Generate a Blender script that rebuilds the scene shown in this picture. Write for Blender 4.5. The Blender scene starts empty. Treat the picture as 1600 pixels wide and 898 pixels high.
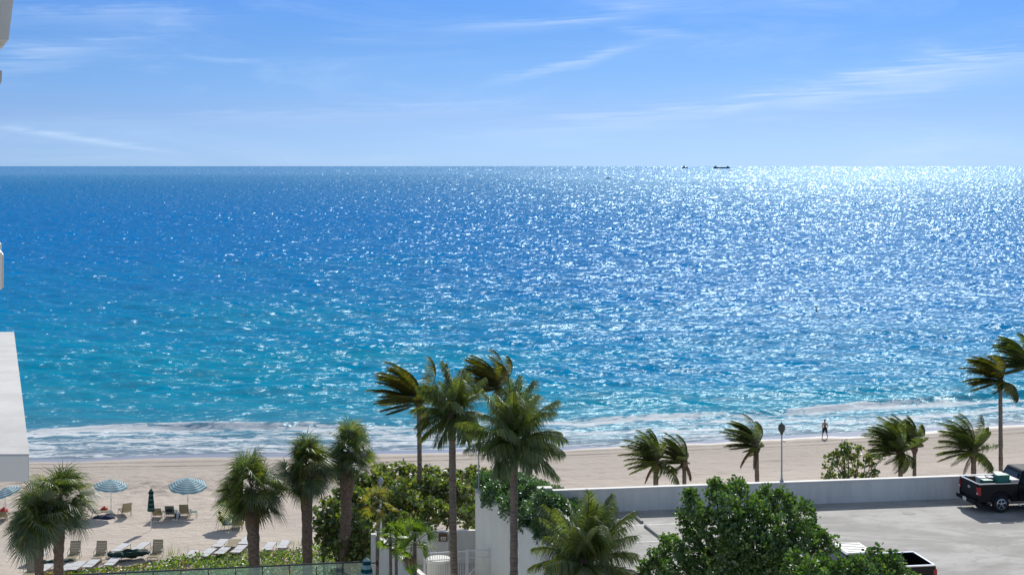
import bpy, bmesh, math, random
import numpy as np
from mathutils import Vector, Matrix, Euler
R = math.radians
random.seed(7); NR = np.random.RandomState(7)
scene = bpy.context.scene
COL = scene.collection

# ------------------------------------------------------------------ camera
F = 2200.0            # focal length in photo pixels (photo 1600 wide)
CZ = 25.0             # camera height over the sand
cam = bpy.data.cameras.new('camera'); camo = bpy.data.objects.new('camera', cam); COL.objects.link(camo)
cam.sensor_width = 36; cam.lens = 36 * F / 1600; cam.shift_y = -(449 - 259.5) / 1600
cam.clip_start = 0.5; cam.clip_end = 300000
camo.location = (0, 0, CZ); camo.rotation_euler = (R(90), 0, 0)
scene.camera = camo
# ------------------------------------------------------------------ exposure
scene.view_settings.view_transform = 'Standard'; scene.view_settings.look = 'None'
scene.view_settings.gamma = 1.0; scene.view_settings.exposure = 0.54
scene.render.engine = 'CYCLES'; scene.cycles.use_denoising = True; scene.cycles.denoiser = 'OPENIMAGEDENOISE'; scene.cycles.denoising_input_passes = 'RGB_ALBEDO_NORMAL'; scene.cycles.denoising_prefilter = 'ACCURATE'
# ------------------------------------------------------------------ sun
SUN_EL, SUN_AZ = 37.0, 14.0     # degrees; azimuth to the right of the view axis (+Y)
sd = Vector((math.sin(R(SUN_AZ)) * math.cos(R(SUN_EL)), math.cos(R(SUN_AZ)) * math.cos(R(SUN_EL)), math.sin(R(SUN_EL))))
sun = bpy.data.lights.new('sun', 'SUN'); sun.energy = 3.0; sun.angle = R(0.53); sun.color = (1, 0.96, 0.89)
suno = bpy.data.objects.new('sun', sun); COL.objects.link(suno)
suno.rotation_euler = (-sd).to_track_quat('-Z', 'Y').to_euler(); suno.location = (20, 60, 80)

# ------------------------------------------------------------------ node helper
class NT:
    def __init__(s, nt): s.nt = nt; nt.nodes.clear()
    def n(s, typ, **kw):
        nd = s.nt.nodes.new(typ)
        for k, v in kw.items():
            if k.startswith('i_'):
                nd.inputs[k[2:].replace('_', ' ')].default_value = v
            else: setattr(nd, k, v)
        return nd
    def l(s, a, b): s.nt.links.new(a, b)
    def put(s, inp, v):
        if isinstance(v, bpy.types.NodeSocket): s.l(v, inp)
        else: inp.default_value = v
    def m(s, op, a, b=None, c=None, clamp=False):
        nd = s.n('ShaderNodeMath', operation=op, use_clamp=clamp)
        for i, v in enumerate((a, b, c)):
            if v is not None: s.put(nd.inputs[i], v)
        return nd.outputs[0]
    def vm(s, op, a, b=None):
        nd = s.n('ShaderNodeVectorMath', operation=op)
        for i, v in enumerate((a, b)):
            if v is not None: s.put(nd.inputs[i], v)
        return nd.outputs['Value'] if op in ('DOT_PRODUCT', 'LENGTH') else nd.outputs[0]
    def noise(s, vec, scale, detail=4, rough=0.55, dist=0.0):
        nd = s.n('ShaderNodeTexNoise'); nd.inputs['Scale'].default_value = scale
        nd.inputs['Detail'].default_value = detail; nd.inputs['Roughness'].default_value = rough
        nd.inputs['Distortion'].default_value = dist
        if vec is not None: s.l(vec, nd.inputs['Vector'])
        return nd.outputs[0]
    def mapv(s, vec, scale=(1, 1, 1), rot=(0, 0, 0), loc=(0, 0, 0)):
        nd = s.n('ShaderNodeMapping'); s.l(vec, nd.inputs[0])
        nd.inputs['Scale'].default_value = scale; nd.inputs['Rotation'].default_value = rot; nd.inputs['Location'].default_value = loc
        return nd.outputs[0]
    def ramp(s, fac, stops, interp='LINEAR'):
        nd = s.n('ShaderNodeValToRGB'); s.put(nd.inputs[0], fac); e = nd.color_ramp.elements; nd.color_ramp.interpolation = interp
        while len(e) < len(stops): e.new(0.5)
        for el, (p, c) in zip(e, stops):
            el.position = p; el.color = (c, c, c, 1) if not hasattr(c, '__len__') else (*c[:3], 1)
        return nd.outputs[0]
    def mix(s, fac, a, b, mode='MIX'):
        nd = s.n('ShaderNodeMix', data_type='RGBA', blend_type=mode)
        s.put(nd.inputs[0], fac)
        for k, v in ((6, a), (7, b)):
            if isinstance(v, tuple): v = (*v[:3], 1)
            s.put(nd.inputs[k], v)
        return nd.outputs[2]
    def ss(s, x, a, b):
        nd = s.n('ShaderNodeMapRange', interpolation_type='SMOOTHSTEP')
        s.put(nd.inputs[0], x); nd.inputs[1].default_value = a; nd.inputs[2].default_value = b
        return nd.outputs[0]
    def bump(s, h, strength, dist, normal=None):
        nd = s.n('ShaderNodeBump'); s.l(h, nd.inputs['Height']); nd.inputs['Strength'].default_value = strength; nd.inputs['Distance'].default_value = dist
        if normal is not None: s.l(normal, nd.inputs['Normal'])
        return nd.outputs[0]

def new_mat(name):
    m = bpy.data.materials.new(name); m.use_nodes = True
    return m, NT(m.node_tree)

# ------------------------------------------------------------------ world: daylight sky with thin cirrus
w = bpy.data.worlds.new('World'); scene.world = w; w.use_nodes = True
W = NT(w.node_tree)
sky = W.n('ShaderNodeTexSky', sky_type='NISHITA', sun_disc=False)
sky.sun_elevation = R(SUN_EL); sky.sun_rotation = R(SUN_AZ); sky.altitude = 0; sky.air_density = 1.0; sky.dust_density = 0.3; sky.ozone_density = 3.0
tc = W.n('ShaderNodeTexCoord')
dirv = tc.outputs['Generated']
sx = W.n('ShaderNodeSeparateXYZ'); W.l(dirv, sx.inputs[0])
dx, dy, dz = sx.outputs
az = W.m('ARCTAN2', dx, dy)
el = W.m('ARCSINE', dz)
ela = W.m('MAXIMUM', el, 0.0)
tint = W.ramp(W.m('MULTIPLY', ela, 1 / 0.6), [(0.0, (0.31, 0.565, 1.28)), (0.06, (0.29, 0.457, 0.95)), (0.105, (0.263, 0.44, 0.855)), (0.15, (0.24, 0.418, 0.80)), (0.2, (0.216, 0.41, 0.81)), (0.42, (0.70, 0.70, 0.76)), (1.0, (2.3, 1.7, 1.22))])
skyc = W.mix(1.0, sky.outputs[0], tint, 'MULTIPLY')
cmb = W.n('ShaderNodeCombineXYZ'); W.l(az, cmb.inputs[0]); W.l(W.m('MULTIPLY', el, 5.2), cmb.inputs[1])
nv = W.mapv(cmb.outputs[0], rot=(0, 0, R(-12)))
base = W.noise(nv, 5.5, 8, 0.62, 0.7)
fine = W.noise(W.mapv(nv, scale=(0.5, 3.0, 1)), 22, 6, 0.65, 0.6)
veil = W.m('MULTIPLY', W.ss(base, 0.45, 0.75), W.m('ADD', W.m('MULTIPLY', fine, 0.9), 0.15))
total = W.m('MULTIPLY', veil, 0.42)
def streak(a0, e0, a1, e1, wd, amp):
    """a cirrus band between two directions (azimuth, elevation in radians)"""
    global total
    sl = (e1 - e0) / (a1 - a0)
    wob = W.m('ADD', W.m('MULTIPLY', W.m('SUBTRACT', base, 0.5), wd * 7.0), W.m('MULTIPLY', W.m('SUBTRACT', fine, 0.5), wd * 4.0))
    line = W.m('ADD', W.m('MULTIPLY', W.m('SUBTRACT', az, a0), sl), e0)
    d = W.m('DIVIDE', W.m('SUBTRACT', W.m('SUBTRACT', el, line), wob), wd)
    g = W.m('EXPONENT', W.m('MULTIPLY', W.m('MULTIPLY', d, d), -1.0))
    t = W.m('DIVIDE', W.m('SUBTRACT', az, a0), a1 - a0)
    win = W.m('MULTIPLY', W.ss(t, -0.25, 0.45), W.m('SUBTRACT', 1.0, W.ss(t, 0.6, 1.25)))
    s = W.m('MULTIPLY', W.m('MULTIPLY', g, win), W.m('MULTIPLY', W.ss(fine, 0.1, 0.95), amp * 1.0))
    total = W.m('ADD', total, s)
streak(0.00, 0.022, 0.44, 0.082, 0.0075, 0.95)
streak(0.12, 0.055, 0.42, 0.060, 0.0050, 0.20)
streak(-0.04, 0.096, 0.09, 0.107, 0.0032, 0.8)
streak(0.075, 0.098, 0.13, 0.090, 0.0030, 0.5)
streak(-0.35, 0.0245, -0.24, 0.0095, 0.0018, 0.9)
streak(-0.40, 0.058, -0.25, 0.086, 0.0060, 0.50)
streak(-0.36, 0.098, -0.20, 0.104, 0.0060, 0.35)
streak(-0.01, 0.060, 0.10, 0.088, 0.0035, 0.8)
streak(-0.23, 0.076, -0.18, 0.0725, 0.0018, 0.5)
streak(-0.30, 0.030, 0.02, 0.040, 0.0050, 0.30)
cl = W.m('MINIMUM', W.m('MULTIPLY', total, 0.82), 0.7)
skyf = W.mix(cl, skyc, (6.0, 7.4, 9.6))
bg = W.n('ShaderNodeBackground'); W.l(skyf, bg.inputs[0]); bg.inputs[1].default_value = 0.079
wo = W.n('ShaderNodeOutputWorld'); W.l(bg.outputs[0], wo.inputs[0])

# ------------------------------------------------------------------ geometry helpers
SH = 0.165                                   # slope of the shoreline in plan (Y per X)
def onz(u, v, z=0.0):
    """the point at height z that the photograph shows at pixel u, v"""
    D = (CZ - z) * F / (v - 259.0); return Vector(((u - 800) / F * D, D, z))
def atd(u, v, D): return Vector(((u - 800) / F * D, D, CZ - (v - 259.0) / F * D))

def tag(o, label, cat, group=None, kind=None):
    if label: o['label'] = label
    if cat: o['category'] = cat
    if group: o['group'] = group
    if kind: o['kind'] = kind
    return o
def empty(name, loc=(0, 0, 0), rz=0.0):
    o = bpy.data.objects.new(name, None); COL.objects.link(o); o.location = loc; o.rotation_euler = (0, 0, rz)
    o.empty_display_size = 0.2; return o
def link(name, me, mats, parent=None, smooth=False):
    if mats is not None:
        for m_ in (mats if isinstance(mats, (list, tuple)) else [mats]): me.materials.append(m_)
    o = bpy.data.objects.new(name, me); COL.objects.link(o)
    if parent: o.parent = parent
    if smooth: me.polygons.foreach_set('use_smooth', [True] * len(me.polygons))
    return o
def copy_tree(o, parent=None):
    c = o.copy(); COL.objects.link(c)
    if parent: c.parent = parent
    for ch in list(o.children): copy_tree(ch, c)
    return c

class MB:
    """collects vertices and faces; build() links them as ONE mesh object"""
    def __init__(s): s.v = []; s.f = []; s.mi = []
    def add(s, vs, fs, mi=0):
        o = len(s.v); s.v.extend([tuple(p) for p in vs]); s.f.extend([tuple(i + o for i in f) for f in fs]); s.mi.extend([mi] * len(fs)); return s
    def box(s, x0, y0, z0, x1, y1, z1, mi=0, M=None):
        vs = [Vector((x, y, z)) for z in (z0, z1) for y in (y0, y1) for x in (x0, x1)]
        if M is not None: vs = [M @ p for p in vs]
        return s.add(vs, [(0, 2, 3, 1), (4, 5, 7, 6), (0, 1, 5, 4), (2, 6, 7, 3), (0, 4, 6, 2), (1, 3, 7, 5)], mi)
    def bar(s, a, b, r0, r1=None, n=6, mi=0, caps=True):
        return s.tube([a, b], [r0, r0 if r1 is None else r1], n, mi, caps)
    def tube(s, pts, rad, n=8, mi=0, caps=True, fn=None):
        pts = [Vector(p) for p in pts]; vs = []; fs = []
        T0 = (pts[1] - pts[0]).normalized()
        U = T0.cross(Vector((0, 0, 1)) if abs(T0.z) < 0.9 else Vector((0, 1, 0))).normalized()
        for i, p in enumerate(pts):
            T = (pts[min(i + 1, len(pts) - 1)] - pts[max(i - 1, 0)]).normalized()
            U = (U - T * U.dot(T)).normalized(); V = T.cross(U)
            for k in range(n):
                a = 2 * math.pi * k / n
                r = rad[i] * (fn(i, k) if fn else 1)
                vs.append(p + (U * math.cos(a) + V * math.sin(a)) * r)
        for i in range(len(pts) - 1):
            for k in range(n):
                a, b = i * n + k, i * n + (k + 1) % n
                fs.append((a, b, b + n, a + n))
        if caps:
            fs.append(tuple(range(n - 1, -1, -1))); fs.append(tuple((len(pts) - 1) * n + k for k in range(n)))
        return s.add(vs, fs, mi)
    def lathe(s, prof, n=16, mi=0, c=(0, 0, 0), fn=None, M=None):
        vs = []; fs = []
        for i, (r, z) in enumerate(prof):
            for k in range(n):
                a = 2 * math.pi * k / n; rr = r * (fn(i, k) if fn else 1)
                vs.append(Vector((c[0] + rr * math.cos(a), c[1] + rr * math.sin(a), c[2] + z)))
        if M is not None: vs = [M @ p for p in vs]
        for i in range(len(prof) - 1):
            for k in range(n):
                a, b = i * n + k, i * n + (k + 1) % n
                fs.append((a, b, b + n, a + n))
        return s.add(vs, fs, mi)
    def prism(s, prof, y0, y1, mi=0, M=None):
        """profile in x,z (counter-clockwise) extruded along y"""
        n = len(prof)
        vs = [Vector((x, y0, z)) for x, z in prof] + [Vector((x, y1, z)) for x, z in prof]
        if M is not None: vs = [M @ p for p in vs]
        fs = [tuple(range(n)), tuple(range(2 * n - 1, n - 1, -1))]
        for i in range(n): fs.append((i, i + n, (i + 1) % n + n, (i + 1) % n))
        return s.add(vs, fs, mi)
    def slab(s, poly, z0, z1, mi=0):
        n = len(poly)
        vs = [Vector((x, y, z0)) for x, y in poly] + [Vector((x, y, z1)) for x, y in poly]
        fs = [tuple(range(n - 1, -1, -1)), tuple(range(n, 2 * n))]
        for i in range(n): fs.append((i, (i + 1) % n, (i + 1) % n + n, i + n))
        return s.add(vs, fs, mi)
    def build(s, name, mats, parent=None, smooth=False, bevel=0):
        me = bpy.data.meshes.new(name); me.from_pydata(s.v, [], s.f)
        if any(s.mi): me.polygons.foreach_set('material_index', s.mi)
        me.update()
        bm = bmesh.new(); bm.from_mesh(me); bmesh.ops.recalc_face_normals(bm, faces=bm.faces)
        if bevel:
            bmesh.ops.bevel(bm, geom=list(bm.edges), offset=bevel, segments=2, affect='EDGES', clamp_overlap=True)
        bm.to_mesh(me); bm.free()
        return link(name, me, mats, parent, smooth)

def vnoise(x, y, seed=0):
    """smooth value noise on numpy arrays, about -1..1"""
    rs = np.random.RandomState(seed); T = rs.rand(256, 256).astype(np.float32) * 2 - 1
    xi = np.floor(x).astype(int); yi = np.floor(y).astype(int); fx = x - xi; fy = y - yi
    fx = fx * fx * (3 - 2 * fx); fy = fy * fy * (3 - 2 * fy)
    a = T[yi % 256, xi % 256]; b = T[yi % 256, (xi + 1) % 256]; c = T[(yi + 1) % 256, xi % 256]; d = T[(yi + 1) % 256, (xi + 1) % 256]
    return (a * (1 - fx) + b * fx) * (1 - fy) + (c * (1 - fx) + d * fx) * fy

def grid_mesh(name, P, mat, parent=None):
    """P: rows x cols x 3"""
    r, c, _ = P.shape
    me = bpy.data.meshes.new(name)
    me.vertices.add(r * c); me.vertices.foreach_set('co', P.reshape(-1).astype(np.float32))
    i = np.arange((r - 1) * (c - 1)); a = (i // (c - 1)) * c + i % (c - 1)
    q = np.stack([a, a + 1, a + c + 1, a + c], 1).astype(np.int32)
    me.loops.add(q.size); me.loops.foreach_set('vertex_index', q.reshape(-1))
    me.polygons.add(len(q)); me.polygons.foreach_set('loop_start', np.arange(len(q), dtype=np.int32) * 4)
    me.polygons.foreach_set('use_smooth', np.ones(len(q), bool))
    me.update(calc_edges=True); me.validate()
    return link(name, me, mat, parent)

# ------------------------------------------------------------------ materials
def principled(name, col, rough=0.6, metal=0.0, var=0.0, vscale=3.0, bump=0.0, bscale=20.0, spec=0.5, col2=None, stretch=(1, 1, 1), coat=0.0, bdist=0.02):
    m_, t = new_mat(name)
    b = t.n('ShaderNodeBsdfPrincipled'); o = t.n('ShaderNodeOutputMaterial'); t.l(b.outputs[0], o.inputs[0])
    b.inputs['Roughness'].default_value = rough; b.inputs['Metallic'].default_value = metal
    b.inputs['Specular IOR Level'].default_value = spec; b.inputs['Coat Weight'].default_value = coat
    geo = t.n('ShaderNodeTexCoord'); v = t.mapv(geo.outputs['Object'], scale=stretch)
    c2 = col2 if col2 else tuple(c * (1 - var) for c in col)
    if var or col2:
        nz = t.noise(v, vscale, 6, 0.65)
        t.l(t.mix(t.ss(nz, 0.35, 0.68), col, c2), b.inputs['Base Color'])
    else: b.inputs['Base Color'].default_value = (*col, 1)
    if bump:
        t.l(t.bump(t.noise(v, bscale, 5, 0.6), bump, bdist), b.inputs['Normal'])
    return m_

def leaf_mat(name, cols, trans=0.45, rough=0.45, gloss=0.12):
    """leaf: diffuse + light passing through + a waxy sheen, tone varies from leaf to leaf"""
    m_, t = new_mat(name)
    g = t.n('ShaderNodeNewGeometry')
    n = len(cols); c = t.ramp(g.outputs['Random Per Island'], [((i + 0.5) / n, k) for i, k in enumerate(cols)])
    d = t.n('ShaderNodeBsdfDiffuse'); t.l(c, d.inputs[0])
    tr = t.n('ShaderNodeBsdfTranslucent'); t.l(t.mix(1.0, c, (1.6, 1.75, 0.5), 'MULTIPLY'), tr.inputs[0])
    gl = t.n('ShaderNodeBsdfGlossy'); gl.inputs['Roughness'].default_value = rough; gl.inputs[0].default_value = (0.9, 0.95, 1, 1)
    m1 = t.n('ShaderNodeMixShader'); m1.inputs[0].default_value = trans; t.l(d.outputs[0], m1.inputs[1]); t.l(tr.outputs[0], m1.inputs[2])
    m2 = t.n('ShaderNodeMixShader'); m2.inputs[0].default_value = gloss; t.l(m1.outputs[0], m2.inputs[1]); t.l(gl.outputs[0], m2.inputs[2])
    o = t.n('ShaderNodeOutputMaterial'); t.l(m2.outputs[0], o.inputs[0])
    return m_

M = {}
M['render_white'] = principled('painted_render', (0.75, 0.74, 0.70), 0.75, col2=(0.62, 0.62, 0.59), vscale=1.3, bump=0.15, bscale=30, stretch=(1, 1, .22))
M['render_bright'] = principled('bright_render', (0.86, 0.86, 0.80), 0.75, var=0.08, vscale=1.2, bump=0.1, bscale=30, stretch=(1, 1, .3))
M['render_sunlit'] = principled('sunlit_balcony_render', (0.50, 0.51, 0.52), 0.8, var=0.16, vscale=1.5, bump=0.2, bscale=12)  # greyed copy of the slab colour, holds down the sunlit top
M['render_old'] = principled('weathered_render', (0.60, 0.62, 0.60), 0.8, col2=(0.50, 0.52, 0.49), vscale=1.6, stretch=(1, 1, 0.2), bump=0.2, bscale=25)
M['cap'] = principled('wall_cap_paint', (0.74, 0.73, 0.70), 0.7, var=0.1, vscale=2)
M['steel_white'] = principled('white_painted_steel', (0.75, 0.76, 0.76), 0.4, var=0.1, vscale=6)
M['dark_rail'] = principled('dark_rail_metal', (0.04, 0.055, 0.06), 0.35, metal=0.6)
M['frame_tan'] = principled('bronze_frame', (0.18, 0.15, 0.11), 0.4, metal=0.3)
M['asph_black'] = principled('black_plastic', (0.02, 0.021, 0.023), 0.55)
M['truck_black'] = principled('black_car_paint', (0.004, 0.006, 0.009), 0.3, spec=0.2, coat=0.12)
M['truck_dark'] = principled('charcoal_car_paint', (0.008, 0.008, 0.011), 0.32, spec=0.25, coat=0.12)
M['bed_liner'] = principled('bed_liner', (0.015, 0.016, 0.018), 0.8, bump=0.3, bscale=40)
M['chrome'] = principled('polished_metal', (0.7, 0.72, 0.75), 0.18, metal=1.0)
M['glass_dark'] = principled('tinted_glass', (0.012, 0.016, 0.018), 0.06, spec=0.7)
M['tyre'] = principled('rubber', (0.02, 0.02, 0.021), 0.85, bump=0.3, bscale=50)
M['red_lens'] = principled('red_lens', (0.45, 0.015, 0.015), 0.2, spec=0.6)
M['white_lens'] = principled('clear_lens', (0.75, 0.75, 0.73), 0.2)
M['green_crate'] = principled('green_plastic', (0.02, 0.19, 0.15), 0.45, var=0.15, vscale=8)
M['white_plastic'] = principled('white_plastic', (0.72, 0.72, 0.70), 0.45)
M['board'] = principled('pale_board', (0.52, 0.47, 0.38), 0.7, var=0.15, vscale=5)
M['wood_dark'] = principled('dark_sign_wood', (0.10, 0.045, 0.025), 0.6)
M['skin'] = principled('skin', (0.30, 0.17, 0.11), 0.55)
M['cloth_dark'] = principled('dark_cloth', (0.02, 0.022, 0.03), 0.85)
M['cloth_pale'] = principled('pale_towel', (0.55, 0.62, 0.72), 0.9, bump=0.3)
M['cloth_navy'] = principled('navy_cloth', (0.02, 0.03, 0.09), 0.9)
M['cloth_red'] = principled('red_cloth', (0.50, 0.05, 0.04), 0.85)
M['hair'] = principled('hair', (0.02, 0.012, 0.008), 0.6)
M['ship'] = principled('ship_hull_paint', (0.05, 0.11, 0.17), 0.6)
M['ship_deck'] = principled('ship_house_paint', (0.18, 0.26, 0.32), 0.6)
M['lamp_dark'] = principled('bronze_lamp', (0.085, 0.09, 0.065), 0.35, spec=0.6)
M['galv'] = principled('grey_pole_paint', (0.40, 0.42, 0.43), 0.45, var=0.15, vscale=5)
M['concrete'] = principled('stop_concrete', (0.34, 0.34, 0.33), 0.85, var=0.2, vscale=8, bump=0.3)
M['bark_palm'] = principled('palm_bark', (0.25, 0.185, 0.14), 0.9, col2=(0.10, 0.072, 0.055), vscale=5, stretch=(1, 1, 3.5), bump=0.8, bscale=14, bdist=0.05)
M['bark_coco'] = principled('coconut_bark', (0.28, 0.23, 0.19), 0.9, col2=(0.12, 0.095, 0.075), vscale=4, stretch=(0.6, 0.6, 6), bump=0.8, bscale=9, bdist=0.05)
M['bark'] = principled('branch_bark', (0.14, 0.105, 0.08), 0.9, var=0.5, vscale=6, bump=0.6, bscale=20)
M['leaf_coco'] = leaf_mat('coconut_leaflet', [(0.070, 0.112, 0.032), (0.095, 0.148, 0.036), (0.14, 0.185, 0.042), (0.21, 0.215, 0.07)], 0.5, 0.5, 0.07)
M['leaf_coco_dry'] = leaf_mat('windburnt_leaflet', [(0.070, 0.100, 0.020), (0.11, 0.140, 0.024), (0.19, 0.175, 0.03), (0.27, 0.185, 0.045)], 0.5, 0.5, 0.05)
M['stalk'] = principled('leaf_stalk', (0.10, 0.12, 0.035), 0.7, var=0.4, vscale=6, spec=0.15)
M['leaf_dead'] = leaf_mat('dead_leaflet', [(0.16, 0.105, 0.07), (0.24, 0.16, 0.11)], 0.3, 0.7, 0.02)
M['leaf_sabal'] = leaf_mat('fan_leaflet', [(0.055, 0.088, 0.026), (0.078, 0.118, 0.028), (0.115, 0.155, 0.036), (0.20, 0.19, 0.07)], 0.45, 0.45, 0.08)
M['leaf_young'] = leaf_mat('young_fan_leaflet', [(0.07, 0.13, 0.014), (0.12, 0.20, 0.02), (0.19, 0.26, 0.03), (0.10, 0.16, 0.02)], 0.5, 0.45, 0.06)
M['leaf_tree'] = leaf_mat('glossy_tree_leaf', [(0.045, 0.105, 0.028), (0.065, 0.140, 0.034), (0.10, 0.180, 0.040), (0.15, 0.225, 0.052), (0.055, 0.12, 0.032)], 0.42, 0.45, 0.07)
M['leaf_grape'] = leaf_mat('sea_grape_leaf', [(0.06, 0.105, 0.028), (0.085, 0.14, 0.032), (0.14, 0.20, 0.042), (0.24, 0.27, 0.065), (0.085, 0.14, 0.038), (0.16, 0.21, 0.05), (0.17, 0.13, 0.055)], 0.45, 0.45, 0.09)
M['leaf_hedge'] = leaf_mat('dark_hedge_leaf', [(0.046, 0.110, 0.040), (0.066, 0.145, 0.050), (0.095, 0.18, 0.060)], 0.35, 0.4, 0.10)
M['leaf_cover'] = leaf_mat('ground_cover_leaf', [(0.06, 0.13, 0.014), (0.10, 0.20, 0.018), (0.17, 0.28, 0.025), (0.24, 0.24, 0.06), (0.05, 0.10, 0.016)], 0.5, 0.4, 0.07)
M['leaf_cover_red'] = leaf_mat('aged_cover_leaf', [(0.24, 0.08, 0.04), (0.32, 0.18, 0.06), (0.4, 0.34, 0.25)], 0.4, 0.4, 0.08)

def sling_mat(name, a, b):
    m_, t = new_mat(name)
    d = t.n('ShaderNodeBsdfDiffuse'); tr = t.n('ShaderNodeBsdfTranslucent'); g = t.n('ShaderNodeBsdfGlossy'); g.inputs['Roughness'].default_value = 0.35
    co = t.n('ShaderNodeTexCoord'); c = t.mix(t.noise(co.outputs['Object'], 14, 3), a, b)
    t.l(c, d.inputs[0]); t.l(c, tr.inputs[0])
    m1 = t.n('ShaderNodeMixShader'); m1.inputs[0].default_value = 0.4; t.l(d.outputs[0], m1.inputs[1]); t.l(tr.outputs[0], m1.inputs[2])
    m2 = t.n('ShaderNodeMixShader'); m2.inputs[0].default_value = 0.12; t.l(m1.outputs[0], m2.inputs[1]); t.l(g.outputs[0], m2.inputs[2])
    o = t.n('ShaderNodeOutputMaterial'); t.l(m2.outputs[0], o.inputs[0]); return m_
M['sling_tan'] = sling_mat('tan_sling_mesh', (0.50, 0.44, 0.27), (0.40, 0.34, 0.22))
M['sling_grey'] = sling_mat('grey_green_sling_mesh', (0.26, 0.32, 0.29), (0.18, 0.24, 0.22))
M['sling_glare'] = sling_mat('glare_white_sling_mesh', (0.85, 0.86, 0.86), (0.78, 0.79, 0.80))  # white stands in for sun glare on the flat mesh

def stripe_mat(name, a, b, freq, axis='R', trans=0.35, ph=0.0):
    m_, t = new_mat(name)
    co = t.n('ShaderNodeTexCoord')
    if axis == 'R':
        s_ = t.n('ShaderNodeAttribute'); s_.attribute_name = 'rad'; x = s_.outputs['Fac']
    else:
        sp = t.n('ShaderNodeSeparateXYZ'); t.l(co.outputs['Object'], sp.inputs[0]); x = sp.outputs[2]
    f = t.m('FRACT', t.m('ADD', t.m('MULTIPLY', x, freq), ph))
    c = t.mix(t.ss(f, 0.46, 0.54), a, b)
    d = t.n('ShaderNodeBsdfDiffuse'); tr = t.n('ShaderNodeBsdfTranslucent'); t.l(c, d.inputs[0]); t.l(c, tr.inputs[0])
    mm = t.n('ShaderNodeMixShader'); mm.inputs[0].default_value = trans; t.l(d.outputs[0], mm.inputs[1]); t.l(tr.outputs[0], mm.inputs[2])
    o = t.n('ShaderNodeOutputMaterial'); t.l(mm.outputs[0], o.inputs[0]); return m_
M['stripe_blue'] = stripe_mat('blue_white_stripes', (0.22, 0.42, 0.50), (0.64, 0.75, 0.79), 5.2)
M['stripe_green'] = stripe_mat('green_faint_stripes', (0.012, 0.055, 0.048), (0.09, 0.17, 0.16), 3.2, 'Z', 0.12)
M['stripe_teal'] = stripe_mat('teal_pale_stripes', (0.012, 0.09, 0.12), (0.30, 0.45, 0.50), 2.6, 'Z', 0.15)
M['canvas_green'] = principled('dark_green_canvas', (0.015, 0.06, 0.05), 0.85, var=0.3, vscale=8, bump=0.4)

def glass_panel():
    m_, t = new_mat('green_tinted_glass')
    tr = t.n('ShaderNodeBsdfTransparent'); tr.inputs[0].default_value = (0.62, 0.80, 0.76, 1)
    g = t.n('ShaderNodeBsdfGlossy'); g.inputs['Roughness'].default_value = 0.03; g.inputs[0].default_value = (0.8, 0.95, 0.95, 1)
    mm = t.n('ShaderNodeMixShader'); mm.inputs[0].default_value = 0.16; t.l(tr.outputs[0], mm.inputs[1]); t.l(g.outputs[0], mm.inputs[2])
    o = t.n('ShaderNodeOutputMaterial'); t.l(mm.outputs[0], o.inputs[0]); return m_
M['glass'] = glass_panel()

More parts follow.
